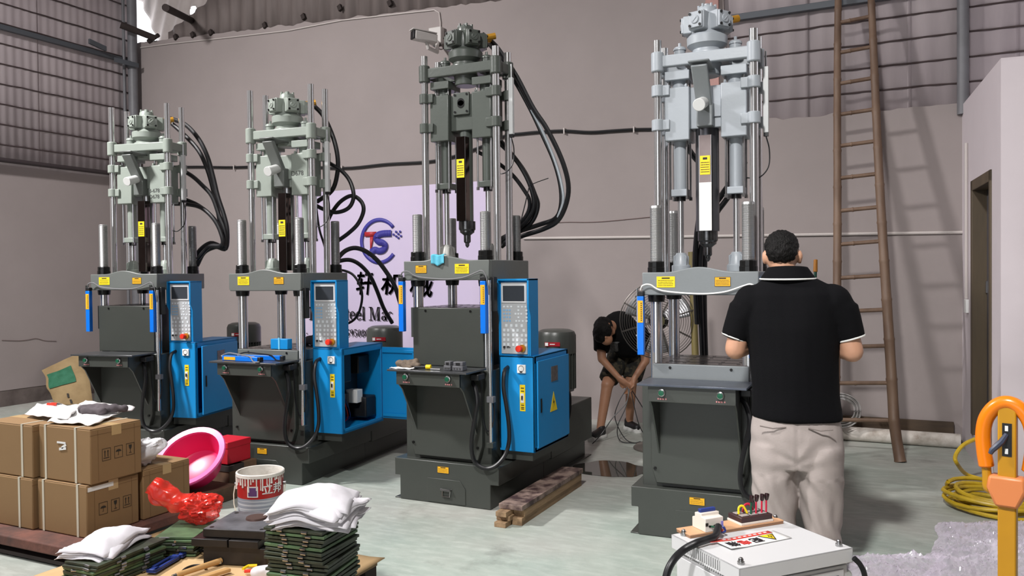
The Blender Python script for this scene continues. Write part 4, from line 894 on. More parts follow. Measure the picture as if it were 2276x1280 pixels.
# man bending over behind the presses
bend = vroot('person', 1365, 7.44, 'man bending forward in black t-shirt and camouflage shorts, handling wires')
b2 = [('e', (-.09, -.22, .985), (.078, .098, .105)), ('e', (-.07, -.255, .91), (.056, .06, .055)), ('e', (-.075, -.315, .935), (.013, .016, .014)), ('e', (-.005, -.20, .975), (.013, .022, .03)), ('e', (-.165, -.20, .965), (.013, .022, .03)), ('c', (-.06, -.16, 1.0), (.03, -.03, 1.03), .055, .06),
      ('c', (.04, -.02, 1.0), (.14, .26, .80), .12, .12), ('c', (-.10, -.04, .97), (.24, -.03, .95), .06, .06),
      ('c', (-.13, -.07, .93), (-.115, -.13, .72), .048, .04), ('c', (-.115, -.13, .72), (.045, -.17, .545), .037, .026),
      ('c', (.265, -.05, .92), (.275, -.10, .70), .048, .04), ('c', (.275, -.10, .70), (.16, -.17, .53), .037, .026),
      ('c', (.06, .25, .76), (-.07, -.03, .47), .088, .058), ('c', (-.07, -.03, .47), (-.135, -.11, .09), .054, .036), ('c', (.22, .26, .76), (.15, .12, .47), .088, .058), ('c', (.15, .12, .47), (.135, .28, .09), .054, .036),
      ('c', (-.135, -.11, .07), (-.16, -.2, .03), .035, .03), ('c', (.135, .28, .07), (.17, .2, .03), .035, .03)]
hand(b2, (.045, -.17, .545), (.75, -.1, -.6), 1, (.2, -.6, -.6), .95); hand(b2, (.16, -.17, .53), (-.35, -.1, -.95), -1, (-.6, -.4, .1), .95)
blob('body', b2, skin2, bend, .009, 3)
blob('hair', [('e', (-.10, -.205, 1.01), (.088, .098, .10)), ('e', (-.125, -.235, .965), (.07, .075, .085)), ('e', (-.105, -.27, .985), (.085, .066, .085)), ('e', (-.12, -.29, .94), (.06, .04, .06))], hair, bend, .009, 2, lambda c: .007*noise.noise(c*45))
blob('tshirt', [('c', (.045, .0, 1.0), (.10, .14, .92), .15, .16), ('c', (.10, .14, .92), (.15, .27, .80), .16, .165), ('c', (-.09, -.03, .96), (.23, -.02, .94), .088, .088), ('k', (-.11, -.05, .95), (-.125, -.11, .79), .085, .072), ('k', (.25, -.04, .94), (.275, -.08, .78), .085, .072), ('c', (.05, -.03, .94), (.10, .06, .84), .12, .13)], shirt2, bend, .010, 3, fold)
blob('shorts', [('e', (.145, .28, .76), (.17, .15, .12)), ('k', (.06, .25, .76), (-.055, .0, .515), .115, .092), ('k', (.225, .26, .76), (.16, .14, .50), .115, .092)], camo, bend, .010, 3, fold)
pm_ = MB()
def chest(u, v):
    x = -.06+.17*u; z = .875-.10*v*(1-.9*abs(u-.45)); return (x, -.155+.05*u+.09*v-.0*u, z)
MB().grid(chest, 10, 6).build('shirt_print', mat('print_grey', rgb(96, 96, 96), .9, var=.8, vscale=40, col2=rgb(40, 40, 40)), bend, solid=.004)
for (x_, y_, dx, dy) in ((-.15, -.16, -.05, -.10), (.15, .25, .05, -.09)):
    so = blob('shoe', [('c', (x_-dx*.5, y_-dy*.5, .055), (x_+dx, y_+dy, .045), .043, .037), ('e', (x_-dx*.5, y_-dy*.5, .085), (.04, .045, .04))], shoe, bend, .009, 2)
    MB().tube([(x_-dx*.8, y_-dy*.8, .014), (x_, y_, .014), (x_+dx*1.3, y_+dy*1.3, .014)], [.04, .044, .036], 10).build('sole', trim, so)
wr = empty('wire_bundle', bend.location, bend.rotation_euler[2], 'thin dark wires dangling from the bending man\'s hands to the floor', 'wires')
for pts in ([(.12, -.21, .47), (.10, -.25, .35), (-.02, -.30, .22), (-.12, -.33, .08), (-.2, -.40, .006)], [(.13, -.22, .46), (.09, -.27, .3), (.02, -.3, .14), (.04, -.32, .02), (.16, -.34, .005), (.22, -.28, .005)], [(.14, -.2, .47), (.17, -.22, .3), (.22, -.24, .12), (.30, -.2, .006)], [(.13, -.2, .48), (.24, -.2, .30), (.33, -.22, .14), (.42, -.2, .006)], [(.11, -.21, .48), (.03, -.24, .34), (-.0, -.26, .2), (.1, -.3, .02), (.26, -.36, .005)]):
    MB().tube(spline(pts, 6), .0045, 5).build('wire', blackr, wr)
# ------------------------------------------------------------------ things around the presses
f0 = atd(1463, 640, 6.75); frz = math.atan2(f0.y, f0.x)-math.pi/2
fan = empty('pedestal_fan', (f0.x, f0.y, 0), frz, 'large industrial pedestal fan with round wire guard behind the right-hand press', 'fan')
zc_ = at(1463, 712, f0.y).z; gw = mat('guard_wire', rgb(92, 88, 84), .4, .7)
RG = .318
for k in range(15):
    rr = .05+(RG-.05)*k/14; yo = -.10*math.sqrt(max(0, 1-(rr/RG)**2*.98))
    MB().tube([(rr*math.cos(2*math.pi*i/40), yo, zc_+rr*math.sin(2*math.pi*i/40)) for i in range(41)], .0025 if k < 14 else .005, 5, False).build('guard_ring', gw, fan)
for k in range(8):
    t = 2*math.pi*k/8+.3
    for dt in (-.012, .012):
        pts = []
        for q in range(8): rr = .05+(RG-.05)*q/7; pts.append((rr*math.cos(t+dt), -.10*math.sqrt(max(0, 1-(rr/RG)**2*.98))-.004, zc_+rr*math.sin(t+dt)))
        MB().tube(pts, .003, 5).build('guard_spoke', gw, fan)
    MB().tube([((.05+(RG-.05)*q/7)*math.cos(t), .09*math.sqrt(max(0, 1-((.05+(RG-.05)*q/7)/RG)**2*.98)), zc_+(.05+(RG-.05)*q/7)*math.sin(t)) for q in range(8)], .003, 5).build('rear_spoke', gw, fan)
MB().lathe([(0, -.115), (.05, -.11), (.055, -.10), (0, -.10)], (0, 0, zc_), 20, 'y').build('guard_badge', mat('badge_dark', rgb(70, 66, 40), .5), fan)
for k in range(3):
    t = 2*math.pi*k/3+.5
    def blade(u, v):
        a = t+(u-.5)*.9*(1-.2*v); rr = .06+.22*v; return (rr*math.cos(a), .03+.05*(u-.5), zc_+rr*math.sin(a))
    MB().grid(blade, 8, 8).build('blade', mat('fan_blade', rgb(150, 150, 152), .4, .5), fan, solid=.003)
MB().lathe([(0, .0), (.06, 0), (.06, .05), (.085, .06), (.085, .2), (.06, .23), (0, .23)], (0, 0, zc_), 20, 'y').build('motor', blackp, fan)
MB().cyl((0, .12, .06), (0, .12, zc_-.05), .02, n=14).build('pole', blackp, fan); MB().lathe([(0, .06), (.06, .055), (.2, .03), (.22, .012), (.22, 0), (0, 0)], (0, .12, 0), 28).build('base', mat('cast_base', rgb(96, 90, 84), .6), fan)
pb = atz(1553, 950, 0); pt_ = at(1537, 560, 6.7)
tag(MB().cyl((at(1553, 900, 6.62).x, 6.62, .0), (pt_.x, 6.7, pt_.z), .03, .028, 14).build('standing_pole', mat('olive_pole', rgb(112, 100, 58), .5, var=.5, vscale=8, col2=rgb(74, 66, 42), stretch=(1, 1, .2)), None), 'olive pole standing upright behind the right-hand press', 'pole')
g0, g1 = at(1813, 585, 6.9), at(1800, 1000, 6.7)
br_ = empty('broom_stick', (g1.x, g1.y, 0), 0, 'green stick with orange cap standing by the man\'s right shoulder', 'stick')
gl_ = Vector(g1); tp = Vector(g0)-gl_; tp.z = g0.z
MB().cyl((0, 0, 0.0), (tp.x*.95, tp.y*.95, tp.z-.07), .012, n=10).build('shaft', mat('stick_green', rgb(16, 76, 60), .4), br_); MB().cyl((tp.x*.95, tp.y*.95, tp.z-.07), (tp.x, tp.y, tp.z+.03), .017, .015, 10).build('cap', mat('cap_orange', rgb(186, 122, 44), .5), br_, .004)
# bamboo ladder leaning on the back wall
lad = empty('bamboo_ladder', (-.25, 6.99, 0), 0, 'tall bamboo ladder leaning against the back wall', 'ladder')
bam = mat('bamboo', rgb(124, 100, 82), .55, var=.7, vscale=7, col2=rgb(82, 60, 47), stretch=(1, 1, .25), bump=.1)
def railpt(side, z):
    xr_ = -.035-.0494*z; xl_ = -.475-.0012*z
    bow = .01*math.sin(z*1.7+side)
    return Vector(((xr_ if side > 0 else xl_)+.25+bow*.6, .18*z, z))
for s_ in (-1, 1):
    pts, rs = [], []; z = 0.0; k = 0
    while z < 4.55:
        r_ = .043-.0035*z if s_ > 0 else .037-.002*z
        for dz, f in ((0, 1.12), (.015, 1.0), (.16, .97), (.30, 1.0)): pts.append(railpt(s_, z+dz)); rs.append(r_*f)
        z += .315
    if s_ > 0: pts[0] = pts[0]+Vector((.03, 0, 0)); pts[1] = pts[1]+Vector((.028, 0, 0)); pts[2] += Vector((.012, 0, 0))
    MB().tube(pts, rs, 12).build('rail', bam, lad)
for y in (37, 105, 175, 245, 316, 389, 463, 539, 615, 691, 771, 853, 936):
    d = _ray(1950, y); s = (6.99+.18*1.5)/(d.y-.18*d.z); z = CAMH+d.z*s
    a, b = railpt(-1, z-.01), railpt(1, z+.012)
    q = (b-a).normalized(); pts = [a-q*.02, a.lerp(b, .33), a.lerp(b, .36), a.lerp(b, .39), b+q*.02]
    MB().tube(pts, [.017, .017, .021, .017, .017], 9).build('rung', bam, lad)
# pipe and plank by the wall, wire coil
tag(MB().cyl((-.95, 7.70, .062), (.455, 7.70, .062), .06, n=20, cap=True).build('floor_pipe', mat('old_pvc', rgb(205, 198, 190), .6, var=.8, vscale=6, col2=rgb(140, 126, 112), thr=(.5, .7)), None), 'dirty white plastic pipe lying along the back wall', 'pipe')
tag(MB().box(-.9, .41, 7.755, 7.80, .0, .205).build('wall_plank', mat('plank_dark', rgb(82, 66, 50), .8, var=.7, vscale=7, col2=rgb(48, 40, 34), stretch=(.3, 1, 2)), None, .004), 'dark wooden plank on edge behind the white floor pipe', 'plank')
wc = at(1872, 912, 7.55); b = MB()
for k in range(7): b.tube([(wc.x+(.10+.008*k)*math.cos(2*math.pi*i/24), 7.55+.012*(k % 3)+.02*math.sin(i), wc.z+(.10+.008*k)*math.sin(2*math.pi*i/24)) for i in range(25)], .006, 5, False)
tag(b.build('wire_coil', mat('wire_grey', rgb(150, 146, 144), .4), None), 'grey wire coil hanging on the lower part of the bamboo ladder', 'coil')
# timber beam of layered boards beside the dark press
tb = empty('timber_beam', (-2.1, 4.3, 0), 0, 'bundle of layered wooden boards on the floor beside the dark middle press', 'timber')
pine = mat('pine_board', rgb(158, 130, 98), .75, var=.9, vscale=5, col2=rgb(92, 70, 50), stretch=(4, .5, 4), bump=.2); stain = mat('stained_board', rgb(138, 118, 108), .6, var=1, vscale=9, col2=rgb(58, 40, 40), thr=(.4, .6))
for i, (x0_, x1_, y0_, y1_, z0_, z1_, mm) in enumerate(((-.075, .0, -.04, 1.0, 0, .03, pine), (-.08, .01, .0, 1.02, .031, .06, pine), (-.07, .0, -.03, .95, .061, .09, pine), (.005, .07, .04, 1.04, .0, .045, pine), (.0, .075, .07, 1.03, .046, .09, pine), (-.078, .078, .03, 1.05, .092, .122, stain))):
    MB().box(x0_, x1_, y0_, y1_, z0_, z1_).build('board', mm, tb, .002)
pw_ = MB(); k = 40
for i in range(k):
    t = 2*math.pi*i/k; rr = 1+.25*noise.noise(Vector((math.cos(t)*1.5, math.sin(t)*1.5, 2)))
    pw_.v.append((-1.99+.30*rr*math.cos(t), 5.88+.24*rr*math.sin(t), .0025))
pw_.f = [tuple(range(k))]
tag(pw_.build('oil_puddle', mat('wet_oil', rgb(52, 52, 46), .04, spec=.8), None, fix=False), 'dark wet oil puddle on the floor between the two right-hand presses', 'puddle', kind='stuff')
# yellow air hose coil
yh = mat('hose_yellow', rgb(206, 172, 36), .45, var=.5, vscale=10, col2=rgb(120, 96, 30))
pts = []; cxh, cyh = .54, 5.84
for i in range(190):
    t = i*2*math.pi/20; k = i/20
    rr = .26-.012*(k % 3)*1.6+.02*math.sin(k*2.3); pts.append((cxh+rr*1.05*math.cos(t)+.015*math.sin(k*1.7), cyh+rr*math.sin(t)+.015*math.cos(k*2.1), .014+.011*k+.01*math.sin(t*2+k)))
last = Vector(pts[-1])
hb = spline([last, (.30, 6.06, .07), atz(2200, 1072, .03), atz(2150, 1055, .05), at(2127, 1030, 6.25), at(2124, 1012, 6.28), at(2140, 990, 6.35), at(2165, 977, 6.45), at(2190, 970, 6.5)], 6)
tag(MB().tube([Vector(p) for p in pts]+hb[1:], .0135, 8).build('air_hose', yh, None), 'yellow hose coiled on the floor near the doorway', 'hose')
# kraft sack by the left wall
sk = empty('paper_sack', (-9.05, 6.55, 0), 0, 'crumpled brown paper sack with green print beside the leftmost press', 'sack')
so_ = Vector((-9.05, 6.55, 0)); kr = mat('kraft_paper', rgb(166, 142, 102), .8, var=.6, vscale=6, col2=rgb(130, 106, 72), bump=.8, bscale=9)
c00, c10, c01, c11 = at(140, 925, 6.35), at(212, 925, 6.6), at(94, 822, 6.42), at(176, 784, 6.75)
def sackp(u, v, side):
    p = c00*(1-u)*(1-v)+c10*u*(1-v)+c01*(1-u)*v+c11*u*v; th = .10*math.sin(math.pi*u)**.5*(1-.75*v) ; n_ = Vector((.75, -.65, 0))
    bul = .06*math.sin(math.pi*v); p = p + Vector((.0, .0, 0)) + (c10-c00).normalized()*bul*(u-.35)
    p = p+n_*(th*side)+Vector((1, 1, 1))*.02*noise.noise(p*7); p.z = max(p.z, .004); return p-so_
MB().grid(lambda u, v: sackp(u, v, 1), 16, 18).grid(lambda u, v: sackp(u, v, -1), 16, 18).build('bag', kr, sk)
MB().grid(lambda u, v: sackp(.06+.62*u, .60+.27*v, 1)+Vector((.012, -.012, 0)), 8, 6).build('green_print', mat('print_green', rgb(18, 98, 66), .7, var=.5, vscale=14, col2=rgb(60, 130, 100)), sk)
bb = MB()
for k in range(4): bb.grid(lambda u, v, k=k: sackp(.36+.05*u+.03*k, .36-.11*k+.07*v, 1)+Vector((.012, -.012, 0)), 2, 2)
bb.build('stamped_marks', ink, sk)
# ------------------------------------------------------------------ cartons on the left pallet
card = mat('cardboard', rgb(138, 108, 72), .8, var=.3, vscale=3, col2=rgb(126, 98, 65), bump=.05, bscale=30)
cardl = mat('cardboard_light', rgb(204, 172, 126), .8, var=.4, vscale=6, col2=rgb(180, 146, 102), bump=.1, bscale=12)
strapm = mat('packing_strap', rgb(196, 188, 170), .4)
tapem = mat('parcel_tape', rgb(188, 158, 112), .25)
rust = mat('rusty_steel', rgb(112, 70, 58), .8, var=.9, vscale=7, col2=rgb(62, 46, 42), bump=.3, bscale=30)
pal = empty('steel_pallet', (-4.5, 3.25, 0), 0, 'low rusty pallet under the stacked cartons', 'pallet')
MB().box(-.9, .68, -.52, .42, .062, .118).build('deck', rust, pal, .008)
for x in (-.85, -.1, .62): MB().box(x, x+.05, -.48, .38, 0, .062).build('bearer', blackp, pal)
MB().box(-.9, .76, -.50, -.44, .01, .03).build('rail', rustd, pal)
def icon(kind, fr, s, parent):
    b = MB(); t = .05*s; z0, z1 = .0003, .0010
    def q(x0, x1, y0, y1): b.box(x0*s, x1*s, y0*s, y1*s, z0, z1)
    q(-.42, .42, .5, .53); q(-.42, .42, -.53, -.5); q(-.42, -.39, -.53, .53); q(.39, .42, -.53, .53)
    def poly(p): o = len(b.v); b.v.extend([(x*s, y*s, z1) for x, y in p]); b.f.append(tuple(range(o, o+len(p))))
    if kind == 'arrows':
        for x in (-.15, .15): q(x-.035, x+.035, -.2, .25); poly([(x-.09, .22), (x+.09, .22), (x, .4)])
        q(-.28, .28, -.33, -.27)
    elif kind == 'umbrella':
        poly([(.28*math.cos(math.pi*i/10), .02+.2*math.sin(math.pi*i/10)) for i in range(11)]); q(-.015, .015, -.25, .03); q(-.09, .015, -.28, -.25)
    else:
        poly([(-.16, .38), (.16, .38), (.13, .12), (.05, 0), (-.05, 0), (-.13, .12)]); q(-.02, .02, -.3, .02); q(-.14, .14, -.34, -.3)
    return b.xf(fr).build('handling_symbol', ink, parent)
def carton(x0, x1, y0, y1, z0, z1, label, straps=(.2, .85), icons=('arrows', 'umbrella', 'glass'), iz=.45, tape=None, rz=0, group='stacked cartons'):
    w, d, h = x1-x0, y1-y0, z1-z0
    r = empty('carton', ((x0+x1)/2, (y0+y1)/2, z0), math.radians(rz), label, 'box', group)
    b = MB().box(-w/2, w/2, -d/2, d/2, 0, h).build('body', card, r, .006)
    f1 = MB().box(-w/2+.002, w/2-.002, -d/2+.002, -.004, h, h+.004).build('flap', card, r, .002); MB().box(-w/2+.002, w/2-.002, .004, d/2-.002, h, h+.004).build('flap', card, r, .002)
    MB().box(-w/2-.001, w/2+.001, -.03, .03, h+.004, h+.0048).box(w/2, w/2+.001, -.03, .03, h-.05, h+.0045).build('tape', tapem, r)
    MB().box(w/2, w/2+.0008, -d/2+.045, -d/2+.047, .01, h-.01).box(w/2, w/2+.0008, d/2-.047, d/2-.045, .01, h-.01).box(w/2, w/2+.0008, -d/2, d/2, h-.032, h-.03).build('crease', mat('crease_brown', rgb(112, 84, 54), .9), r)
    for s in straps:
        x = -w/2+w*s; t = .008
        MB().box(x-t, x+t, -d/2-.002, -d/2-.0005, 0, h+.005).box(x-t, x+t, -d/2-.002, d/2+.002, h+.0045, h+.006).build('strap', strapm, r)
    for i, k in enumerate(icons): icon(k, RIGHT(w/2+.0006, -.065+.075*i, h*iz), .062, r)
    return r
c1 = carton(-4.284, -3.885, 2.87, 3.195, .12, .395, 'lower right carton of the pallet stack, umbrella glass and arrow symbols', (.12, .82), ('umbrella', 'glass', 'arrows'), .5)
c2 = carton(-4.285, -3.868, 2.885, 3.205, .402, .695, 'upper right carton under the white sheets, arrow umbrella and glass symbols', (.13, .72), ('arrows', 'umbrella', 'glass'), .5)
MB().box(.1995, .2012, -.155, .0, .245, .268).build('shipping_label', white, c1)
MB().obox((-.02, -.1625, .21), (.035, 0, .0), (0, .0008, 0), (0, 0, .005)).obox((.0, -.1625, .192), (.018, 0, .010), (0, .0008, 0), (-.003, 0, .006)).obox((-.01, -.1625, .178), (.028, 0, .004), (0, .0008, 0), (0, 0, .007)).build('torn_label', white, c2)
carton(-4.70, -4.30, 2.85, 3.18, .12, .395, 'lower left carton of the pallet stack, cut by the photo edge', (.72,), ())
carton(-4.71, -4.305, 2.86, 3.19, .402, .69, 'upper left carton of the pallet stack, cut by the photo edge', (.78,), ())
carton(-4.29, -3.885, 3.225, 3.56, .12, .40, 'rear carton with a white bag on top, behind the red bag', (), ('umbrella',), .42)
for x0_, x1_, l in ((-3.9, -3.885, None),): pass
# ------------------------------------------------------------------ cloths, sheets and bags
def wavy(name, corners, m, amp=.01, sc=6, n=18, solid=.002, parent=None, seed=0, curl=0, org=Vector((0, 0, 0))):
    a, b, c, d = [Vector(p) for p in corners]
    def fn(u, v):
        p = a*(1-u)*(1-v)+b*u*(1-v)+c*u*v+d*(1-u)*v
        p.z += amp*noise.noise(Vector((u*sc, v*sc, seed)))+curl*(abs(u-.5)*2)**3*noise.noise(Vector((v*2, seed, u)))
        p.x += amp*.8*noise.noise(Vector((u*3, v*3, seed+9))); return p-org
    return MB().grid(fn, n, n).build(name, m, parent, solid=solid)
paper = mat('white_cloth_sheet', rgb(216, 213, 218), .85, var=.3, vscale=10, col2=rgb(192, 189, 196), bump=.25, bscale=18)
bagw = mat('white_bag', rgb(226, 224, 222), .5, var=.3, vscale=8, col2=rgb(200, 198, 196))
clg = mat('grey_cloth', rgb(92, 84, 88), .9, var=.6, vscale=12, col2=rgb(60, 54, 58))
Z = .712
tag(wavy('woven_bag', [atz(105, 938, Z), atz(205, 943, Z), atz(300, 905, Z+.01), atz(190, 890, Z+.02)], bagw, .02, 5, 20, .004, seed=3), 'empty white woven bag spread over the upper right carton', 'bag')
tag(wavy('woven_bag', [atz(55, 920, Z+.006), atz(150, 932, Z+.012), atz(180, 900, Z+.02), atz(85, 897, Z+.01)], bagw, .018, 5, 16, .004, seed=8), 'white woven bag lying left of the grey cloth on the cartons', 'bag')
gc = atz(215, 908, .75)
tag(blob('grey_cloth', [('c', gc+Vector((-.12, 0, -.012)), gc+Vector((.02, .03, 0)), .022, .03), ('c', gc+Vector((0, .02, 0)), gc+Vector((.13, .07, -.005)), .03, .02), ('c', gc+Vector((-.08, -.03, -.015)), gc+Vector((.06, -.01, -.01)), .02, .022)], clg, None, .008, 1, lambda c: .014*noise.noise(c*22)), 'crumpled dark grey cloth on the white bags', 'cloth')
pc_ = atz(118, 903, .72)
pli = empty('red_pliers', pc_, 0, 'small red handled tool on top of the cartons', 'tool')
MB().tube([(-.05, 0, .01), (0, .005, .012), (.03, .02, .012)], .009, 8).build('grip', redb, pli); MB().tube([(-.04, .02, .01), (.0, .012, .012), (.03, .005, .012)], .009, 8).build('grip', redb, pli); MB().tube([(.03, .012, .012), (.06, .014, .012)], [.012, .005], 8).build('jaw', steel, pli)
def crumple(name, c, rad, m, amp, sc, seed, label, cat, parent=None, pull=None):
    b = MB().sphere((0, 0, 0), 1, 64, 40); out = []
    for v in b.v:
        p = Vector(v); n = noise.noise(p*sc+Vector((seed, 0, 0))); r = abs(noise.noise(p*sc*2.1+Vector((0, seed, 0)))); r3 = abs(noise.noise(p*sc*4.7+Vector((2, 0, seed)))); q = p*(1+amp*n-amp*.8*r-amp*.18*r3)
        q = Vector((q.x*rad[0], q.y*rad[1], q.z*rad[2]))
        if pull: q = pull(q, p)
        out.append(tuple(q))
    b.v = out; o = b.build(name, m, parent, ang=25); o.location = c
    if label: tag(o, label, cat)
    return o
wbp = Vector((-4.02, 3.33, .40+.075))
crumple('plastic_bag', wbp, (.085, .095, .08), mat('white_film_bag', rgb(240, 240, 244), .3, alpha=.93), .24, 2.2, 4, 'small white plastic bag on the rear carton', 'bag', None, lambda q, p: q+Vector((.07, .05, .06))*max(0, p.x+.2*p.z-.6)*2)
# pink basin, red box, brown box, paint bucket
bp = Vector((-3.98, 4.02, 0)); pink = mat('pink_plastic', rgb(222, 42, 104), .35, var=.0, spec=.5); pinkr = mat('pink_rim', rgb(236, 92, 160), .35)
bas = empty('plastic_basin', at(424, 1018, 3.9), 0, 'pink plastic basin tipped on its side behind the cartons', 'basin')
ba = Vector((.16, -.62, .72)).normalized()
rotb = ba.to_track_quat('Z', 'Y').to_matrix().to_4x4()
MB().lathe([(0, -.13), (.13, -.13), (.15, -.12), (.20, .02), (.203, .02), (.155, -.135), (.13, -.14), (0, -.14)], n=40).xf(rotb).build('bowl', pink, bas); MB().lathe([(.195, .005), (.198, .022), (.235, .028), (.24, .02), (.236, .008), (.2, .0)], n=40).xf(rotb).build('rim', pinkr, bas)
rb0 = atz(512, 1130, 0)
zmin = bas.location.z + min((v.co.z for o_ in bas.children for v in o_.data.vertices))
tag(MB().box(bas.location.x-.13, bas.location.x+.19, bas.location.y-.10, bas.location.y+.22, 0, zmin-.001).build('low_crate', mat('crate_brown', rgb(104, 80, 60), .8, var=.8, vscale=7, col2=rgb(64, 50, 40)), None, .005), 'low brown crate under the pink basin', 'crate')
rbc = at(512, 1075, 4.32)
bbx = empty('brown_box', (rbc.x, rbc.y, 0), 0, 'small worn brown box under the red box', 'box'); MB().box(-.14, .13, -.14, .13, 0, .19).build('body', mat('worn_carton', rgb(118, 88, 66), .8, var=.8, vscale=6, col2=rgb(66, 50, 40)), bbx, .006); MB().box(-.142, .132, -.144, .0, .15, .19).build('band', rustd, bbx)
rbx = empty('red_box', (rbc.x, rbc.y, .192), 0, 'plain red box between the pink basin and the paint bucket', 'box'); rm_ = mat('red_board', rgb(196, 24, 46), .5)
MB().box(-.12, .10, -.12, .10, 0, .14).build('body', rm_, rbx, .004); MB().box(-.123, .103, -.123, .103, .11, .155).build('lid', rm_, rbx, .004)
bk = empty('paint_bucket', (-3.27, 3.50, 0), 0, 'paint bucket with red band, white drips and wire handle', 'bucket')
bred = mat('bucket_red', rgb(168, 34, 34), .4); bgrey = mat('bucket_print_grey', rgb(186, 190, 196), .5, var=1, vscale=1.0, col2=rgb(140, 146, 158), stretch=(1, 1, 60), thr=(.48, .52)); wht = mat('dried_paint', rgb(225, 220, 212), .6, var=.4, vscale=14, col2=rgb(186, 180, 170), bump=.3)
HB = .405; RB = .127
MB().lathe([(RB-.012, 0), (RB-.004, .004), (RB-.002, .27)], n=40).build('lower_wall', bgrey, bk); MB().lathe([(RB-.002, .27), (RB, HB-.02)], n=40).build('red_band', bred, bk)
MB().lathe([(RB, HB-.024), (RB+.006, HB-.02), (RB+.006, HB-.004), (RB+.001, HB), (RB-.004, HB-.002), (RB-.008, .3), (RB-.012, .1), (0, .1)], n=40).build('rim', wht, bk)
random.seed(11); dr_ = MB()
for k in range(26):
    t = math.radians(-170+k*7.6+random.uniform(-2, 2)); L = random.uniform(.012, .075); w = random.uniform(.003, .006); c = Vector((math.cos(t), math.sin(t), 0)); q = Vector((-c.y, c.x, 0))
    dr_.tube([c*(RB+.001)+Vector((0, 0, HB-.015)), c*(RB+.001)+Vector((0, 0, HB-.02-L*.5)), c*(RB+.0005)+Vector((0, 0, HB-.02-L))], [w, w*.8, w*1.1], 6)
dr_.build('paint_drips', wht, bk)['kind'] = 'stuff'
fa = math.radians(-60)   # direction facing the camera
def wrapb(co): t = fa+(co.x+.035)/RB; return Vector(((RB+.0015+co.z)*math.cos(t), (RB+.0015+co.z)*math.sin(t), .318+co.y))
text('lettering', '立邦', .062, white, bk, None, .001, 'LEFT', .0003, 1, wrapb)
def wl_(co): t = fa+(co.x-.045)/RB; return Vector(((RB+.001+co.z)*math.cos(t), (RB+.001+co.z)*math.sin(t), .312+co.y))
lb = MB().grid(lambda u, v: wl_(Vector((.0+.06*u, -.03+.06*v, 0))), 6, 2).build('logo_mark', white, bk); MB().grid(lambda u, v: wl_(Vector((.006+.048*u, -.024+.048*v, .001))), 6, 2).build('logo_inner', mat('logo_purple', rgb(96, 60, 110), .5), bk)
hpts = []
for i in range(13):
    t = math.radians(-150+i*180/12); s = math.sin(math.pi*i/12); c = Vector((math.cos(t), math.sin(t), 0)); hpts.append(c*(RB+.012+.02*s)+Vector((0, 0, .33-.19*s)))
MB().tube(hpts, .003, 6).build('handle', strapm, bk)
for t in (-150, 30): c = Vector((math.cos(math.radians(t)), math.sin(math.radians(t)), 0)); MB().cyl(c*RB+Vector((0, 0, .33)), c*(RB+.014)+Vector((0, 0, .33)), .012, n=10).build('ear', steel, bk)
# ------------------------------------------------------------------ front pallet with mould plates and tools
fp = empty('wooden_pallet', (-2.95, 2.65, 0), 0, 'low wooden pallet at the bottom of the picture carrying moulds and plates', 'pallet')
for i in range(7): MB().box(-.66+.19*i, -.66+.19*i+.17, -.58, .60, .085, .108).build('deck_board', pine, fp, .002)
for y in (-.55, .0, .5): MB().box(-.66, .65, y, y+.09, 0, .085).build('bearer', rustd, fp)
cs_ = empty('cardboard_sheet', (-2.95, 2.65, .108), 0, 'flattened cardboard sheet covering the front pallet', 'cardboard')
def cbf(u, v): 
    x = -.70+1.38*u; y = -.60+1.22*v; z = .005+.003*noise.noise(Vector((x*4, y*4, 0)))+.03*max(0, u-.94)*8*max(0, v-.5); return (x, y, z)
MB().grid(cbf, 30, 20).build('sheet', cardl, cs_, solid=.004)
ZT = .12
plg = mat('plate_green', rgb(60, 70, 52), .55, var=.9, vscale=9, col2=rgb(28, 28, 24), bump=.1); plg2 = mat('plate_green_light', rgb(88, 116, 80), .55, var=.7, vscale=9, col2=rgb(44, 52, 38)); 
ORD = ['topmost', 'second', 'third', 'fourth', 'fifth', 'sixth', 'seventh', 'eighth', 'ninth', 'tenth', 'eleventh', 'twelfth', 'thirteenth', 'fourteenth', 'fifteenth', 'sixteenth', 'seventeenth', 'eighteenth']
def plate_stack(c, ang, w, d, n, th, pitch, where, group, seed, z0=ZT, jit=.008):
    rnd = random.Random(seed)
    for i in range(n):
        a = ang+math.radians(rnd.uniform(-3.5, 3.5)); z = z0+i*pitch
        r = empty('mould_plate', (c[0]+rnd.uniform(-jit, jit), c[1]+rnd.uniform(-jit, jit), z), a, ('%s green mould plate from the top of the %s' % (ORD[n-1-i], where)) if n-1-i else 'topmost green mould plate of the %s' % where, 'plate', group)
        MB().box(-w/2, w/2, -d/2, d/2, .0, th).build('plate', plg2 if rnd.random() < .3 else plg, r, .0015)
        for k in range(2):
            x = (-.16, .2)[k]*w+rnd.uniform(-.05, .05)*w; b = MB().cyl((x-.013, -d/2-.004, th*.55), (x+.013, -d/2-.004, th*.55), .0065, n=8); b.build('hinge_pin', steel, r)
        MB().cyl((-w/2-.004, rnd.uniform(-.08, .08), th*.5), (-w/2+.01, .0, th*.5), .006, n=8).build('hinge_pin', steel, r)
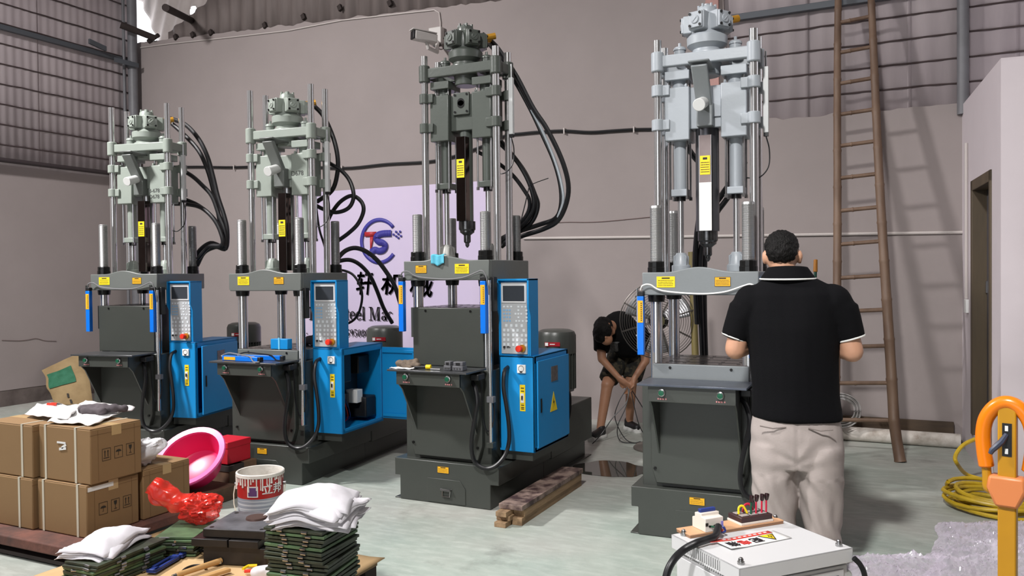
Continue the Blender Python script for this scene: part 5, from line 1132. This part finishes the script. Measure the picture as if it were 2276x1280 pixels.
# tall right stack
nr, nl, nrr = atz(718, 1182, .42), atz(588, 1168, .42), atz(797, 1139, .42)
e1 = nr-nl; e2 = nrr-nr; cs2 = nl+(e1+e2)/2; angR = math.atan2(e1.y, e1.x)
plate_stack((cs2.x, cs2.y), angR, e1.length, max(.2, e2.length), 17, .0125, .0176, 'tall stack on the right', 'mould plates in the tall right stack', 3)
zt_ = ZT+17*.0176
def sheets(c, ang, w, d, n, z, where, seed, group, amp=.012, hump=.02):
    rnd = random.Random(seed)
    for i in range(n):
        a = ang+math.radians(rnd.uniform(-14, 14)); ux, uy = Vector((math.cos(a), math.sin(a), 0)), Vector((-math.sin(a), math.cos(a), 0)); o = Vector((c[0]+rnd.uniform(-.015, .015), c[1]+rnd.uniform(-.015, .015), z+i*.008))
        def fn(u, v, i=i):
            p = ux*((u-.5)*w)+uy*((v-.5)*d); q = p+o
            base = .035*noise.noise(Vector((q.x*5, q.y*5, seed)))+.02*noise.noise(Vector((q.x*11, q.y*11, seed+2)))
            p.z = .03+hump*math.cos((u-.5)*2.6)*math.cos((v-.5)*2.6)*(i/n)+base*.7+amp*.25*noise.noise(Vector((u*9, v*9, seed+i)))-.03*(max(abs(u-.5), abs(v-.5))*2)**4; return p
        ob = MB().grid(fn, 22, 22).build('cloth_sheet', paper, None, solid=.0025); ob.location = o
        k = n-1-i
        tag(ob, ('%s white cloth sheet from the top of the pile on the %s' % (ORD[k], where)) if k else 'topmost white cloth sheet of the pile on the %s' % where, 'cloth', group)
sheets((cs2.x+.025, cs2.y+.01), angR+.15, .345, .29, 10, zt_+.0, 'tall right stack', 5, 'white sheets on the right stack', hump=.055)
# left stack with sheets
l0, l1, l2 = atz(215, 1262, .24), atz(372, 1200, .24), atz(130, 1232, .24)
lc2 = atz(245, 1224, .22); angL = math.atan2((l1-l0).y, (l1-l0).x)
plate_stack((lc2.x+.035, lc2.y+.0), angL, (l1-l0).length*1.0, .20, 8, .0115, .014, 'low left stack', 'mould plates in the low left stack', 8)
sheets((lc2.x-.03, lc2.y+.01), angL+.2, .36, .24, 4, ZT+8*.014+.002, 'low left stack', 9, 'white sheets on the left stack')
bs_ = atz(405, 1190, .19)
plate_stack((bs_.x, bs_.y+.03), angL+.35, .27, .2, 7, .011, .0145, 'rear stack under the red bag', 'mould plates in the rear stack', 12)
# black steel mould
m0, m1 = atz(452, 1252, ZT), atz(592, 1260, ZT); ma = math.atan2((m1-m0).y, (m1-m0).x); mw = (m1-m0).length
mo_ = empty('steel_mould', m0+Vector((0, 0, 0)), ma, 'black steel mould block with round boss in the middle of the front pallet', 'mould')
msd = mat('mould_black', rgb(42, 40, 40), .4, .6, var=.5, vscale=9, col2=rgb(64, 60, 58)); mst = mat('mould_top', rgb(128, 128, 134), .4, .5, var=.7, vscale=8, col2=rgb(60, 60, 62))
MB().box(0, mw, .0, .28, 0, .085).build('lower_block', msd, mo_, .003)
MB().box(-.05, mw*.42, -.02, .29, .088, .125).build('middle_plate', msd, mo_, .003); MB().box(mw*.44, mw-.03, -.02, .29, .088, .125).build('middle_plate', msd, mo_, .003)
tpm = MB().box(.0, mw-.005, .0, .30, .128, .168).build('top_plate', msd, mo_, .003); MB().box(.003, mw-.008, .003, .297, .168, .1685).build('top_face', mst, mo_)
MB().cyl((mw*.55, .19, .168), (mw*.55, .19, .178), .052, .05, 28).build('boss', mat('boss_brown', rgb(96, 74, 68), .45, .5), mo_)
for x, y in ((.03, .03), (mw-.035, .03), (mw-.035, .265), (.03, .265)): MB().cyl((x, y, .1686), (x, y, .1692), .011, n=12).build('bolt_hole', blackox, mo_)
# red translucent bag
redf = bpy.data.materials.new('red_film'); redf.use_nodes = True; _n = redf.node_tree; _b = _n.nodes['Principled BSDF']
_b.inputs['Base Color'].default_value = rgb(232, 52, 40); _b.inputs['Roughness'].default_value = .2; _b.inputs['Alpha'].default_value = .62; _b.inputs['Subsurface Weight'].default_value = 0
rbp = atz(445, 1128, .30)
rbag = empty('red_plastic_bag', rbp, 0, 'crumpled red plastic carrier bag on the rear plates', 'bag')
vx = Vector((RT.x, RT.y, 0)).normalized(); vy = Vector((-vx.y, vx.x, 0))
ob = crumple('bag_body', (0, 0, -.0), (.115, .095, .075), redf, .34, 1.9, 21, None, None, rbag); ob.rotation_euler = (0, 0, YAW)
def bagneck(u, v):
    a = 2*math.pi*v; t = u; ctr = vx*(-.06-.19*t)+Vector((0, 0, .03+.075*t-.02*math.sin(t*5))); r1_, r2_ = .060-.012*t+.016*noise.noise(Vector((u*5, v*6, 3))), .05-.01*t
    p = ctr+vy*(math.cos(a)*r1_)+Vector((0, 0, 1))*(math.sin(a)*r2_)+vx*(.03*math.sin(a)); return p+Vector((1, 1, 1))*.012*noise.noise(p*22)
MB().grid(bagneck, 16, 22).build('bag_neck', redf, rbag)
MB().tube(spline([vx*-.2+Vector((0, 0, .13)), vx*-.235+Vector((0, 0, .12)), vx*-.25+Vector((0, 0, .07)), vx*-.235+Vector((0, 0, .035)), vx*-.19+Vector((0, 0, .03))], 5), [.02]*21, 8).build('bag_handle', redf, rbag)
# hand tools on the cardboard
def tool_at(px, py, z=.125): return atz(px, py, z)
tb_ = mat('tool_blue', rgb(36, 56, 128), .4); wood_h = mat('handle_wood', rgb(196, 154, 98), .55, var=.4, vscale=9, col2=rgb(164, 122, 74))
def cutter(name, p0, p1, w, label):
    r = empty(name, p0, math.atan2((p1-p0).y, (p1-p0).x), label, 'tool'); L = (p1-p0).length
    b = MB(); h = .018
    b.prism([(0, -w/2), (L*.8, -w/2), (L, -w*.2), (L, w*.2), (L*.8, w/2), (0, w/2)], 'z', 0, h*.4)
    for y0_, y1_ in ((-w/2, -w*.2), (w*.2, w/2)): b.box(0, L*.82, y0_, y1_, h*.4, h)
    b.box(0, L*.18, -w/2, w/2, h*.4, h).box(L*.72, L*.9, -w*.4, w*.4, h*.4, h); b.build('handle', tb_, r, .003)
    MB().box(L*.2, L*.7, -w*.19, w*.19, h*.4, h*.45).build('slot', blackp, r); MB().cyl((L*.9, 0, h), (L*.9, 0, h+.003), .008, n=10).build('rivet', steel, r)
    MB().tube([(L*.95, 0, h*.5), (L*1.1, .004, h*.5), (L*1.2, 0, h*.5)], [.008, .01, .006], 8).build('jaw', blackox, r); return r
cutter('grip_clamp', tool_at(335, 1274), tool_at(400, 1236), .05, 'blue handled clamp tool nearest the left stack')
cutter('grip_clamp', tool_at(399, 1240), tool_at(432, 1216), .036, 'shorter blue handled clamp tool near the black mould')
h0, h1 = tool_at(392, 1285), tool_at(492, 1252)
hm = empty('tool_handle', h0, math.atan2((h1-h0).y, (h1-h0).x), 'light wooden tool handle lying on the cardboard', 'tool'); L = (h1-h0).length
MB().cyl((0, 0, .014), (L, 0, .014), .0125, .014, 12).build('shaft', wood_h, hm, .002); MB().cyl((-.02, .0, .014), (0, 0, .014), .009, n=8).build('ferrule', steel, hm)
h0, h1 = tool_at(438, 1292), tool_at(510, 1270)
hm = empty('tool_handle', h0, math.atan2((h1-h0).y, (h1-h0).x), 'flat wooden tool handle at the bottom edge of the picture', 'tool'); L = (h1-h0).length
MB().box(0, L, -.016, .016, .002, .018).build('shaft', wood_h, hm, .004); MB().box(-.012, 0, -.01, .01, .004, .016).build('ferrule', steel, hm)
q0 = [tool_at(*p) for p in ((400, 1276), (412, 1264), (430, 1257), (452, 1257), (455, 1262))]
pe = empty('bent_pliers', q0[0], 0, 'dark curved plier handle on the brown cardboard', 'tool'); MB().tube(spline([p-q0[0] for p in q0], 5), .006, 8).build('grip', blackp, pe); MB().sphere((q0[0]-q0[0]), (.012, .012, .008), 10, 6).build('pivot', steel, pe)
q0 = [tool_at(*p) for p in ((540, 1268), (552, 1262), (568, 1262))]
wp_ = empty('pliers', q0[0], 0, 'small pliers with yellow and red grips before the black mould', 'pliers')
MB().tube([Vector((0, 0, .008)), q0[1]-q0[0]+Vector((0, 0, .01)), q0[2]-q0[0]+Vector((0, .01, .008))], .007, 8).build('yellow_grip', yel, wp_); MB().tube([Vector((.03, -.02, .008)), Vector((.06, -.005, .01)), Vector((.09, .015, .008))], .008, 8).build('red_grip', redb, wp_); MB().tube([Vector((.09, .02, .008)), Vector((.12, .04, .008)), Vector((.15, .045, .008))], [.01, .01, .006], 8).build('jaw', blackox, wp_)
for i, (px_, py_, dx, dy, lab) in enumerate(((425, 1210, .05, .03, 'dark spanner beside the blue clamps'), (440, 1228, .06, .0, 'small black socket tool by the black mould'), (478, 1247, .05, -.02, 'thin steel rod before the black mould'))):
    p = tool_at(px_, py_); s_ = empty('hand_tool', p, 0, lab, 'tool'); MB().tube([(-dx, -dy, .01), (0, 0, .012), (dx, dy, .01)], [.007, .008, .006] if i < 2 else .004, 8).build('shank', blackox if i < 2 else steel, s_); MB().lathe([(.006, 0), (.014, 0), (.014, .014), (.006, .014)], (dx, dy, .004), 12).build('head', steel, s_)
gp = tool_at(600, 1283, .12)
tag(blob('work_glove', [('c', gp+Vector((-.06, -.02, .02)), gp+Vector((.05, .03, .025)), .03, .036), ('c', gp+Vector((.05, .03, .025)), gp+Vector((.10, .06, .02)), .032, .03)], paper, None, .008, 1, lambda c: .006*noise.noise(c*40)), 'white work glove at the bottom edge before the tall plate stack', 'glove')
rg = empty('steel_rings', tool_at(195, 1262, ZT), 0, 'bent steel rod handles poking out left of the low stack', 'rings')
for k in range(2): MB().tube([(.055*math.cos(2*math.pi*i/8)*(1.25), .04*math.sin(2*math.pi*i/8), .03+.035*k) for i in range(9)], .0055, 8, False).build('ring', steel, rg)
# ------------------------------------------------------------------ things lying on press tables
def ptop(k, lx, ly, z): 
    r, loc = P[k]; m = Matrix.LocRotScale(r.location, r.rotation_euler.to_matrix(), None); return m @ Vector((lx, ly, z))
prz = P[2][0].rotation_euler[2]
for i, (lx, ly, a, lab) in enumerate(((-.06, -.50, -6, 'blue light curtain bar with amber label lying near the table edge of the open press'), (.03, -.40, 4, 'blue light curtain bar lying at the rear of the table of the open press'))):
    r = empty('light_curtain_bar', ptop(2, lx, ly, .898), prz+math.radians(a), lab, 'sensor')
    MB().box(-.17, .17, -.018, .018, 0, .034).build('bar', blueb, r, .003); MB().box(-.15, -.04, -.0195, -.018, .006, .028).build('label', oran, r); MB().box(.17, .195, -.017, .017, .001, .033).build('cap', blackp, r, .003)
    MB().tube(spline([(-.17, 0, .02), (-.2, .01, .03), (-.14, .02, .05), (-.02, .0, .045), (.1, -.02, .036), (.16, -.045, .006), (.22, -.05, .006)], 6), .005, 6).build('lead', blackr if i else mat('grey_lead', rgb(120, 120, 122), .4), r)
r = empty('blue_block', ptop(2, .09, -.26, .964), prz, 'small blue sheet metal cover standing on the lower platen of the open press', 'cover')
MB().box(-.075, .075, -.006, .05, 0, .075).build('cover', mat('paint_cabinet_blue', (0, 0, 0, 1)), r, .003); MB().box(-.006, .006, -.009, -.006, -.0, .085).build('tie', mat('tie_cyan', rgb(120, 196, 226), .5), r)
r = empty('platen_cloth', ptop(2, .10, .1, .965), prz, 'dark crumpled cloth on the lower platen of the open press', 'cloth'); blob('cloth', [('c', (-.06, 0, .02), (.08, .05, .06), .03, .05), ('c', (.05, .0, .03), (.12, -.06, .02), .04, .03)], clg, r, .009, 1, lambda c: .015*noise.noise(c*20))
P3o = lambda lx, ly, z: ptop(3, lx, ly, z)
gl3 = mat('dirty_glove', rgb(112, 98, 84), .9, var=.8, vscale=20, col2=rgb(60, 52, 46)); p = P3o(-.20, -.46, .90)
tag(blob('work_glove', [('c', p+Vector((-.07, 0, .02)), p+Vector((.04, .02, .03)), .022, .03), ('c', p+Vector((.02, .0, .02)), p+Vector((.09, -.02, .015)), .022, .015), ('c', p+Vector((-.02, -.03, .015)), p+Vector((.05, -.05, .012)), .014, .012)], gl3, None, .007, 1, lambda c: .01*noise.noise(c*35)), 'dirty brown work glove on the table of the dark middle press', 'glove')
p = P3o(-.20, -.53, .8975); tag(wavy('wiping_rag', [p+Vector((-.09, -.01, .004)), p+Vector((.08, -.02, .004)), p+Vector((.09, .05, .006)), p+Vector((-.08, .05, .004))], bagw, .006, 5, 10, .003), 'white rag under the dirty glove on the middle press', 'cloth')
p = P3o(-.06, -.5, .898); sd = empty('screwdriver', p, math.radians(8), 'yellow ended screwdriver on the table of the dark middle press', 'tool')
MB().cyl((-.06, 0, .012), (.02, 0, .014), .006, .009, 10).build('shaft', blackp, sd); MB().cyl((.02, 0, .015), (.055, 0, .016), .015, .015, 14).build('handle_end', yel, sd, .003); MB().cyl((.06, -.02, .006), (.13, -.03, .006), .005, n=8).build('bit', steel, sd)
conm = mat('contactor_grey', rgb(92, 92, 96), .45)
for i, (lx, w, lab) in enumerate(((.115, .05, 'smaller grey contactor on the table of the dark middle press'), (.19, .075, 'wider grey contactor on the right of the middle press table'))):
    r = empty('contactor', P3o(lx, -.47, .898), 0, lab, 'contactor'); MB().box(-w/2, w/2, -.03, .03, 0, .03).box(-w/2+.004, w/2-.004, -.024, .024, .03, .055).build('case', conm, r, .003)
    for k in range(3): MB().box(-w*.36+w*.27*k, -w*.36+w*.27*k+.009, -.0315, -.03, .008, .018).build('terminal', steel, r)
    MB().box(-w*.2, w*.2, -.026, -.024, .034, .05).build('face', blackp, r)
# ------------------------------------------------------------------ white electrical cabinet in the right foreground
nc = Vector((-.44, 2.49, 0)); rzc = math.atan2(.34, .30)
wc_ = empty('electrical_cabinet', nc, rzc, 'white electrical cabinet with lid in the right foreground', 'cabinet')
wm = mat('cabinet_white', rgb(206, 206, 207), .4, var=.2, vscale=3, col2=rgb(194, 194, 197)); LX, LY = .455, .36
lid = MB(); zl0, zl1 = .553, .60
lid.box(0, LX, 0, LY, zl1-.004, zl1); lid.box(0, LX, 0, .004, zl0, zl1).box(0, LX, LY-.004, LY, zl0, zl1).box(LX-.004, LX, 0, LY, zl0, zl1)
lid.box(0, .004, 0, .095, zl0, zl1).box(0, .004, .275, LY, zl0, zl1).box(0, .004, .095, .275, zl0, zl0+.006).box(0, .004, .095, .275, zl1-.009, zl1)
for k in range(16): lid.box(0, .004, .0985+.0112*k, .0985+.0112*k+.0066, zl0, zl1)
lo = lid.build('lid', wm, wc_, .0015)
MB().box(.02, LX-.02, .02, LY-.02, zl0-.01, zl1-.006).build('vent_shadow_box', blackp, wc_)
MB().box(.012, LX-.012, .012, LY-.012, .02, zl0-.008).build('body', wm, wc_, .004); MB().box(.03, LX-.03, .008, .0125, .06, zl0-.02).build('front_door', wm, wc_, .003)
MB().box(.008, .0125, .03, LY-.03, .06, zl0-.02).build('side_panel', wm, wc_, .003); MB().box(.34, .40, .004, .008, .49, .515).build('door_catch', blackp, wc_); MB().box(.343, .397, .002, .004, .494, .511).build('catch_face', wm, wc_)
for x, y in ((.03, .03), (.03, LY-.03), (LX-.03, .03), (LX-.03, LY-.03)): MB().lathe([(.011, zl1), (.011, zl1+.009), (.0085, zl1+.010), (.0085, zl1+.016), (.005, zl1+.021), (0, zl1+.0225)], (x, y, 0), 10).build('dome_nut', steel, wc_)
for x in (.05, LX-.09):
    for y in (.05, LY-.09): MB().box(x, x+.04, y, y+.04, 0, .02).build('foot', blackp, wc_)
def wl2(p): return Matrix.Rotation(-rzc, 3, 'Z') @ (Vector(p)-nc)
TZ = .601
b0, b1, b2_, b3 = [atz(x, y, TZ+.012) for x, y in ((1500, 1170), (1534, 1189), (1742, 1156), (1650, 1148))]
bo = empty('plywood_board', (0, 0, TZ), 0, 'plywood strip on top of the white cabinet', 'board'); bd_ = (b2_-b1).normalized(); bq_ = Vector((-bd_.y, bd_.x, 0)); b1.z = 0
ply = mat('plywood', rgb(206, 160, 122), .6, var=.4, vscale=6, col2=rgb(178, 130, 94)); plye = mat('plywood_edge', rgb(150, 112, 84), .7)
Lb = (Vector((b2_.x, b2_.y, 0))-b1).length; wb_ = .082
MB().obox(b1+bd_*(Lb/2)+bq_*(wb_/2)+Vector((0, 0, .010)), bd_*(Lb/2), bq_*(wb_/2), (0, 0, .002)).build('top_ply', ply, bo, .0005); MB().obox(b1+bd_*(Lb/2)+bq_*(wb_/2)+Vector((0, 0, .004)), bd_*(Lb/2-.001), bq_*(wb_/2-.001), (0, 0, .004)).build('core', plye, bo)
angb = math.atan2(bd_.y, bd_.x)
def onb(s, t, z=.613): return b1+bd_*s+bq_*t+Vector((0, 0, z))
ck = empty('circuit_breaker', onb(.098, .037), angb, 'white circuit breaker with blue switch bar on the plywood strip', 'breaker'); ivory = mat('ivory_plastic', rgb(226, 216, 206), .45)
MB().prism([(-.036, 0), (.036, 0), (.036, .034), (.022, .038), (.022, .052), (-.014, .056), (-.014, .046), (-.036, .044)], 'x', -.035, .035).build('case', ivory, ck, .002)
MB().obox((.0, .004, .060), (.03, 0, 0), (0, .007, 0), (0, .0, .006)).build('switch_bar', tb_, ck, .002)
for x in (-.018, .0, .018): MB().cyl((x, -.0375, .018), (x, -.035, .018), .004, n=8).build('terminal', blackox, ck)
MB().box(-.034, -.024, -.037, -.0355, .02, .03).build('stamp', ink, ck); MB().box(.026, .034, -.0375, -.0355, .006, .03).build('blue_tag', mat('tag_violet', rgb(140, 130, 210), .5), ck)
for s_, mm in ((-.012, greenb), (.004, redink), (.016, tb_)): MB().tube(spline([(s_, -.037, .018), (s_+.004, -.055, .018), (s_+.008, -.06, .004), (.0, -.062, .003)], 5), .0035, 6).build('wire', mm, ck)
tm = empty('terminal_block', onb(.287, .046), angb, 'dark terminal block with red test levers on the plywood strip', 'terminal')
MB().box(-.062, .062, -.036, .036, .0, .007).build('white_base', ivory, tm, .001); MB().box(-.06, .06, -.034, .034, .007, .022).build('body', mat('bakelite', rgb(58, 36, 38), .4), tm, .002)
for i in range(3):
    for j in range(2): MB().box(-.05+.034*i, -.022+.034*i, -.024+.028*j, -.004+.028*j, .022, .025).build('terminal_cap', mat('terminal_grey', rgb(158, 148, 146), .5), tm, .001)
for i, x in enumerate((-.012, .008, .030, .048)):
    pz = .024; sl = mat('lever_red', rgb(186, 34, 60), .4) if i else greenb
    q = MB().cyl((x, -.018, pz), (x+.006, -.012, pz+.036), .0028, n=8).build('lever', sl, tm); MB().lathe([(.004, 0), (.0062, .003), (.0075, .016), (.0068, .02), (0, .021)], n=12).xf(Matrix.Translation((x+.006, -.012, pz+.034)) @ Matrix.Rotation(math.radians(10), 4, 'Y')).build('knob', mat('knob_brown', rgb(44, 26, 28), .25), q)
MB().tube(spline([(-.045, .0, .024), (-.04, .005, .042), (-.028, .0, .046), (-.018, -.008, .026)], 5), .0035, 6).build('wire', yel, tm); MB().tube(spline([(-.02, .012, .024), (-.012, .014, .042), (.004, .01, .046), (.012, .0, .03)], 5), .0038, 6).build('wire', mat('lever_red', rgb(186, 34, 60), .4), tm)
tm.scale = (1.12, 1.12, 1.2); ck.scale = (1.06, 1.06, 1.06)
# warning sign lying on the cabinet, printed upside down to the camera
s0_, s1_, s2_, s3_ = [atz(x, y, TZ+.002) for x, y in ((1596, 1197), (1625, 1222), (1760, 1195), (1706, 1163))]
sg = empty('warning_sign_sheet', (0, 0, 0), 0, 'white distribution box warning sign with yellow triangle lying on the cabinet', 'sign')
sx_ = (s2_-s1_).normalized(); sy_ = Vector((-sx_.y, sx_.x, 0)); Ls = (s2_-s1_).length; Hs = .085
def sgp(u, v, z=0): return s1_+sx_*(u*Ls)+sy_*(v*Hs)+Vector((0, 0, z+.006*max(0, .25-u)*3))
MB().grid(lambda u, v: sgp(u, v, .0), 12, 4).build('sheet', white, sg, solid=.0012)
MB().grid(lambda u, v: sgp(-.1+1.02*u, .80+.26*v, .0015), 12, 2).build('red_band', mat('sign_red', rgb(214, 70, 60), .5), sg, solid=.0005)
fr_s = lambda u, v: frame(sgp(u, v, .0022), -sx_, -sy_)
text('lettering', '箱', .044, kink, sg, fr_s(.14, .42), .0006); text('lettering', '电', .044, redink, sg, fr_s(.33, .42), .0006); text('lettering', '配', .044, kink, sg, fr_s(.52, .42), .0006)
c = sgp(.76, .45, .0022); tri = MB(); tri.v = [tuple(c+sx_*a_+sy_*b_) for a_, b_ in ((-.033, .022), (.033, .022), (0, -.033))]; tri.f = [(0, 1, 2)]; tri.build('triangle_border', ink, sg, solid=.0004)
tri = MB(); tri.v = [tuple(c+sx_*a_+sy_*b_+Vector((0, 0, .0006))) for a_, b_ in ((-.027, .0185), (.027, .0185), (0, -.026))]; tri.f = [(0, 1, 2)]; tri.build('triangle', yel, sg, solid=.0004)
z_ = MB(); z_.v = [tuple(c+sx_*a_+sy_*b_+Vector((0, 0, .0014))) for a_, b_ in ((-.002, -.018), (.008, .0), (.001, -.001), (.003, .014), (-.007, -.003), (0, -.002))]; z_.f = [(0, 1, 2, 5), (2, 3, 4, 5)]; z_.build('lightning_mark', ink, sg)
kb_ = MB()
for k in range(9): kb_.add([tuple(sgp(.12+.085*k+du, .88+dv, .0026)) for du, dv in ((0, 0), (.05, 0), (.05, .09), (0, .09))], [(0, 1, 2, 3)])
kb_.build('band_lettering', white, sg)
# thick black cable from the breaker over the cabinet edge
cp_ = [onb(.10, -.02, .635), atz(1590, 1191, .622), atz(1570, 1199, .618), atz(1548, 1207, .615), atd(1520, 1222, 2.64), atd(1496, 1246, 2.6), atd(1481, 1280, 2.58), atd(1474, 1340, 2.56), atd(1474, 1420, 2.56)]
cp_.append(Vector((cp_[-1].x, cp_[-1].y, .02)))
cbk = empty('power_cable', (0, 0, 0), 0, 'thick black power cable draped over the left side of the white cabinet', 'cable')
MB().tube(spline(cp_, 6), .0125, 10).build('sheath', blackr, cbk); MB().tube([onb(.10, -.02, .637), onb(.105, -.005, .632)], .006, 8).build('inner_core', greenb, cbk)
cp_ = [wl2((0, 0, 0)) for _ in ()] + [atd(1898, 1240, 2.62), atd(1912, 1255, 2.62), atd(1922, 1280, 2.62), atd(1926, 1330, 2.64)]; cp_.append(Vector((cp_[-1].x, cp_[-1].y, .015)))
tag(MB().tube(spline(cp_, 6), .009, 8).build('side_cable', blackr, None), 'black cable hanging off the right corner of the white cabinet', 'cable')
# clear plastic film on the floor
film = bpy.data.materials.new('clear_film'); film.use_nodes = True; _t = film.node_tree; _b = _t.nodes['Principled BSDF']
_b.inputs['Base Color'].default_value = rgb(240, 230, 246); _b.inputs['Roughness'].default_value = .08; _b.inputs['Specular IOR Level'].default_value = 1.0; _b.inputs['Metallic'].default_value = .1
_lw = _t.nodes.new('ShaderNodeLayerWeight'); _lw.inputs[0].default_value = .35; _mr = _t.nodes.new('ShaderNodeMapRange'); _mr.inputs[3].default_value = .3; _mr.inputs[4].default_value = .9
_tr = _t.nodes.new('ShaderNodeBsdfTransparent'); _mx = _t.nodes.new('ShaderNodeMixShader'); _t.links.new(_lw.outputs['Facing'], _mr.inputs[0]); _t.links.new(_mr.outputs[0], _mx.inputs[0]); _t.links.new(_tr.outputs[0], _mx.inputs[1]); _t.links.new(_b.outputs[0], _mx.inputs[2]); _t.links.new(_mx.outputs[0], _t.nodes['Material Output'].inputs['Surface'])
def filmsheet(corners, seed, label, hgt=.09, n=110):
    a, b, c, d = [Vector(p) for p in corners]
    def fn(u, v):
        p = a*(1-u)*(1-v)+b*u*(1-v)+c*u*v+d*(1-u)*v; p += Vector((.05*noise.noise(Vector((u*5, v*5, seed))), .05*noise.noise(Vector((u*5, v*5, seed+4))), 0))
        r1 = 1-abs(noise.noise(Vector((p.x*4, p.y*4, seed)))); r2 = 1-abs(noise.noise(Vector((p.x*13, p.y*13, seed+3)))); r3 = 1-abs(noise.noise(Vector((p.x*31, p.y*31, seed+5)))); e = min(u, v, 1-u, 1-v)*6
        p.z = .006+hgt*(r1**4*.5+r2**5*.5+r3**4*.3)*min(1, .25+e); return p
    tag(MB().grid(fn, n, n).build('plastic_film', film, None, ang=30, fix=False), label, 'plastic')
filmsheet([atz(2060, 1300, 0), atz(2330, 1300, 0), atz(2330, 1165, 0), atz(2085, 1165, 0)], 2, 'large crumpled clear plastic film on the floor behind the yellow pole', .05)
filmsheet([atz(1880, 1330, 0), atz(2090, 1330, 0), atz(2100, 1235, 0), atz(1890, 1240, 0)], 6, 'smaller clear plastic film beside the white cabinet', .05, 80)
# pallet truck drawbar with handle
pj = atd(2240, 640, 2.3)
jk = empty('pallet_truck', (pj.x, pj.y, 0), math.atan2(pj.y, pj.x)-math.pi/2+math.radians(-10), 'yellow pallet truck drawbar with orange loop handle at the right edge', 'pallet truck')
yst = mat('truck_yellow', rgb(192, 138, 20), .4, var=.4, vscale=5, col2=rgb(168, 116, 20)); og = mat('grip_orange', rgb(236, 126, 14), .28); pk = mat('hub_orange', rgb(216, 130, 76), .4)
MB().box(-.023, .023, -.016, .016, .22, 1.118).build('drawbar', yst, jk, .004)
MB().prism([(-.05, .86), (.05, .86), (.042, .905), (-.042, .905)] if 0 else [(-.028, .822), (.028, .822), (.05, .875), (.044, .91), (-.044, .91), (-.05, .875)], 'y', -.026, .026).build('hub_cover', pk, jk, .008)
for s_ in (-1, 1):
    MB().tube(spline([(s_*.028, 0, .858), (s_*.05, 0, .868), (s_*.052, 0, .90), (s_*.054, 0, .935)], 6), .0125, 12).build('loop_tube', yst, jk)
gp_ = [(-.053, 0, .928), (-.059, 0, .97), (-.062, 0, 1.02), (-.054, 0, 1.068), (-.030, 0, 1.105), (0, 0, 1.118), (.030, 0, 1.105), (.054, 0, 1.068), (.062, 0, 1.02), (.059, 0, .97), (.053, 0, .928)]
MB().tube(spline(gp_, 6), .0205, 16).build('grip', og, jk, .004)
MB().box(-.011, .013, -.0175, -.015, .968, 1.062).build('lever_slot', blackp, jk); MB().tube([(0, -.016, 1.03), (-.01, -.03, 1.01), (-.032, -.04, .985), (-.036, -.04, .975)], [.007, .009, .008, .006], 8).build('release_lever', mat('lever_grey', rgb(60, 66, 84), .4), jk); MB().box(-.004, .004, -.0185, -.0175, 1.04, 1.055).box(-.004, .004, -.0185, -.0175, .975, .99).build('lever_mark', white, jk)
MB().box(-.09, .09, -.04, .09, .12, .30).build('pump_unit', yst, jk, .01); MB().cyl((-.075, 0, .09), (-.025, 0, .09), .09, n=24).build('steer_wheel', blackr, jk); MB().cyl((.025, 0, .09), (.075, 0, .09), .09, n=24).build('steer_wheel', blackr, jk)
for s_ in (-1, 1): MB().box(s_*.19-.07, s_*.19+.07, .10, .85, .06, .09).build('fork', yst, jk, .006)
MB().box(-.26, .26, .06, .14, .06, .26).build('fork_bridge', yst, jk, .008)
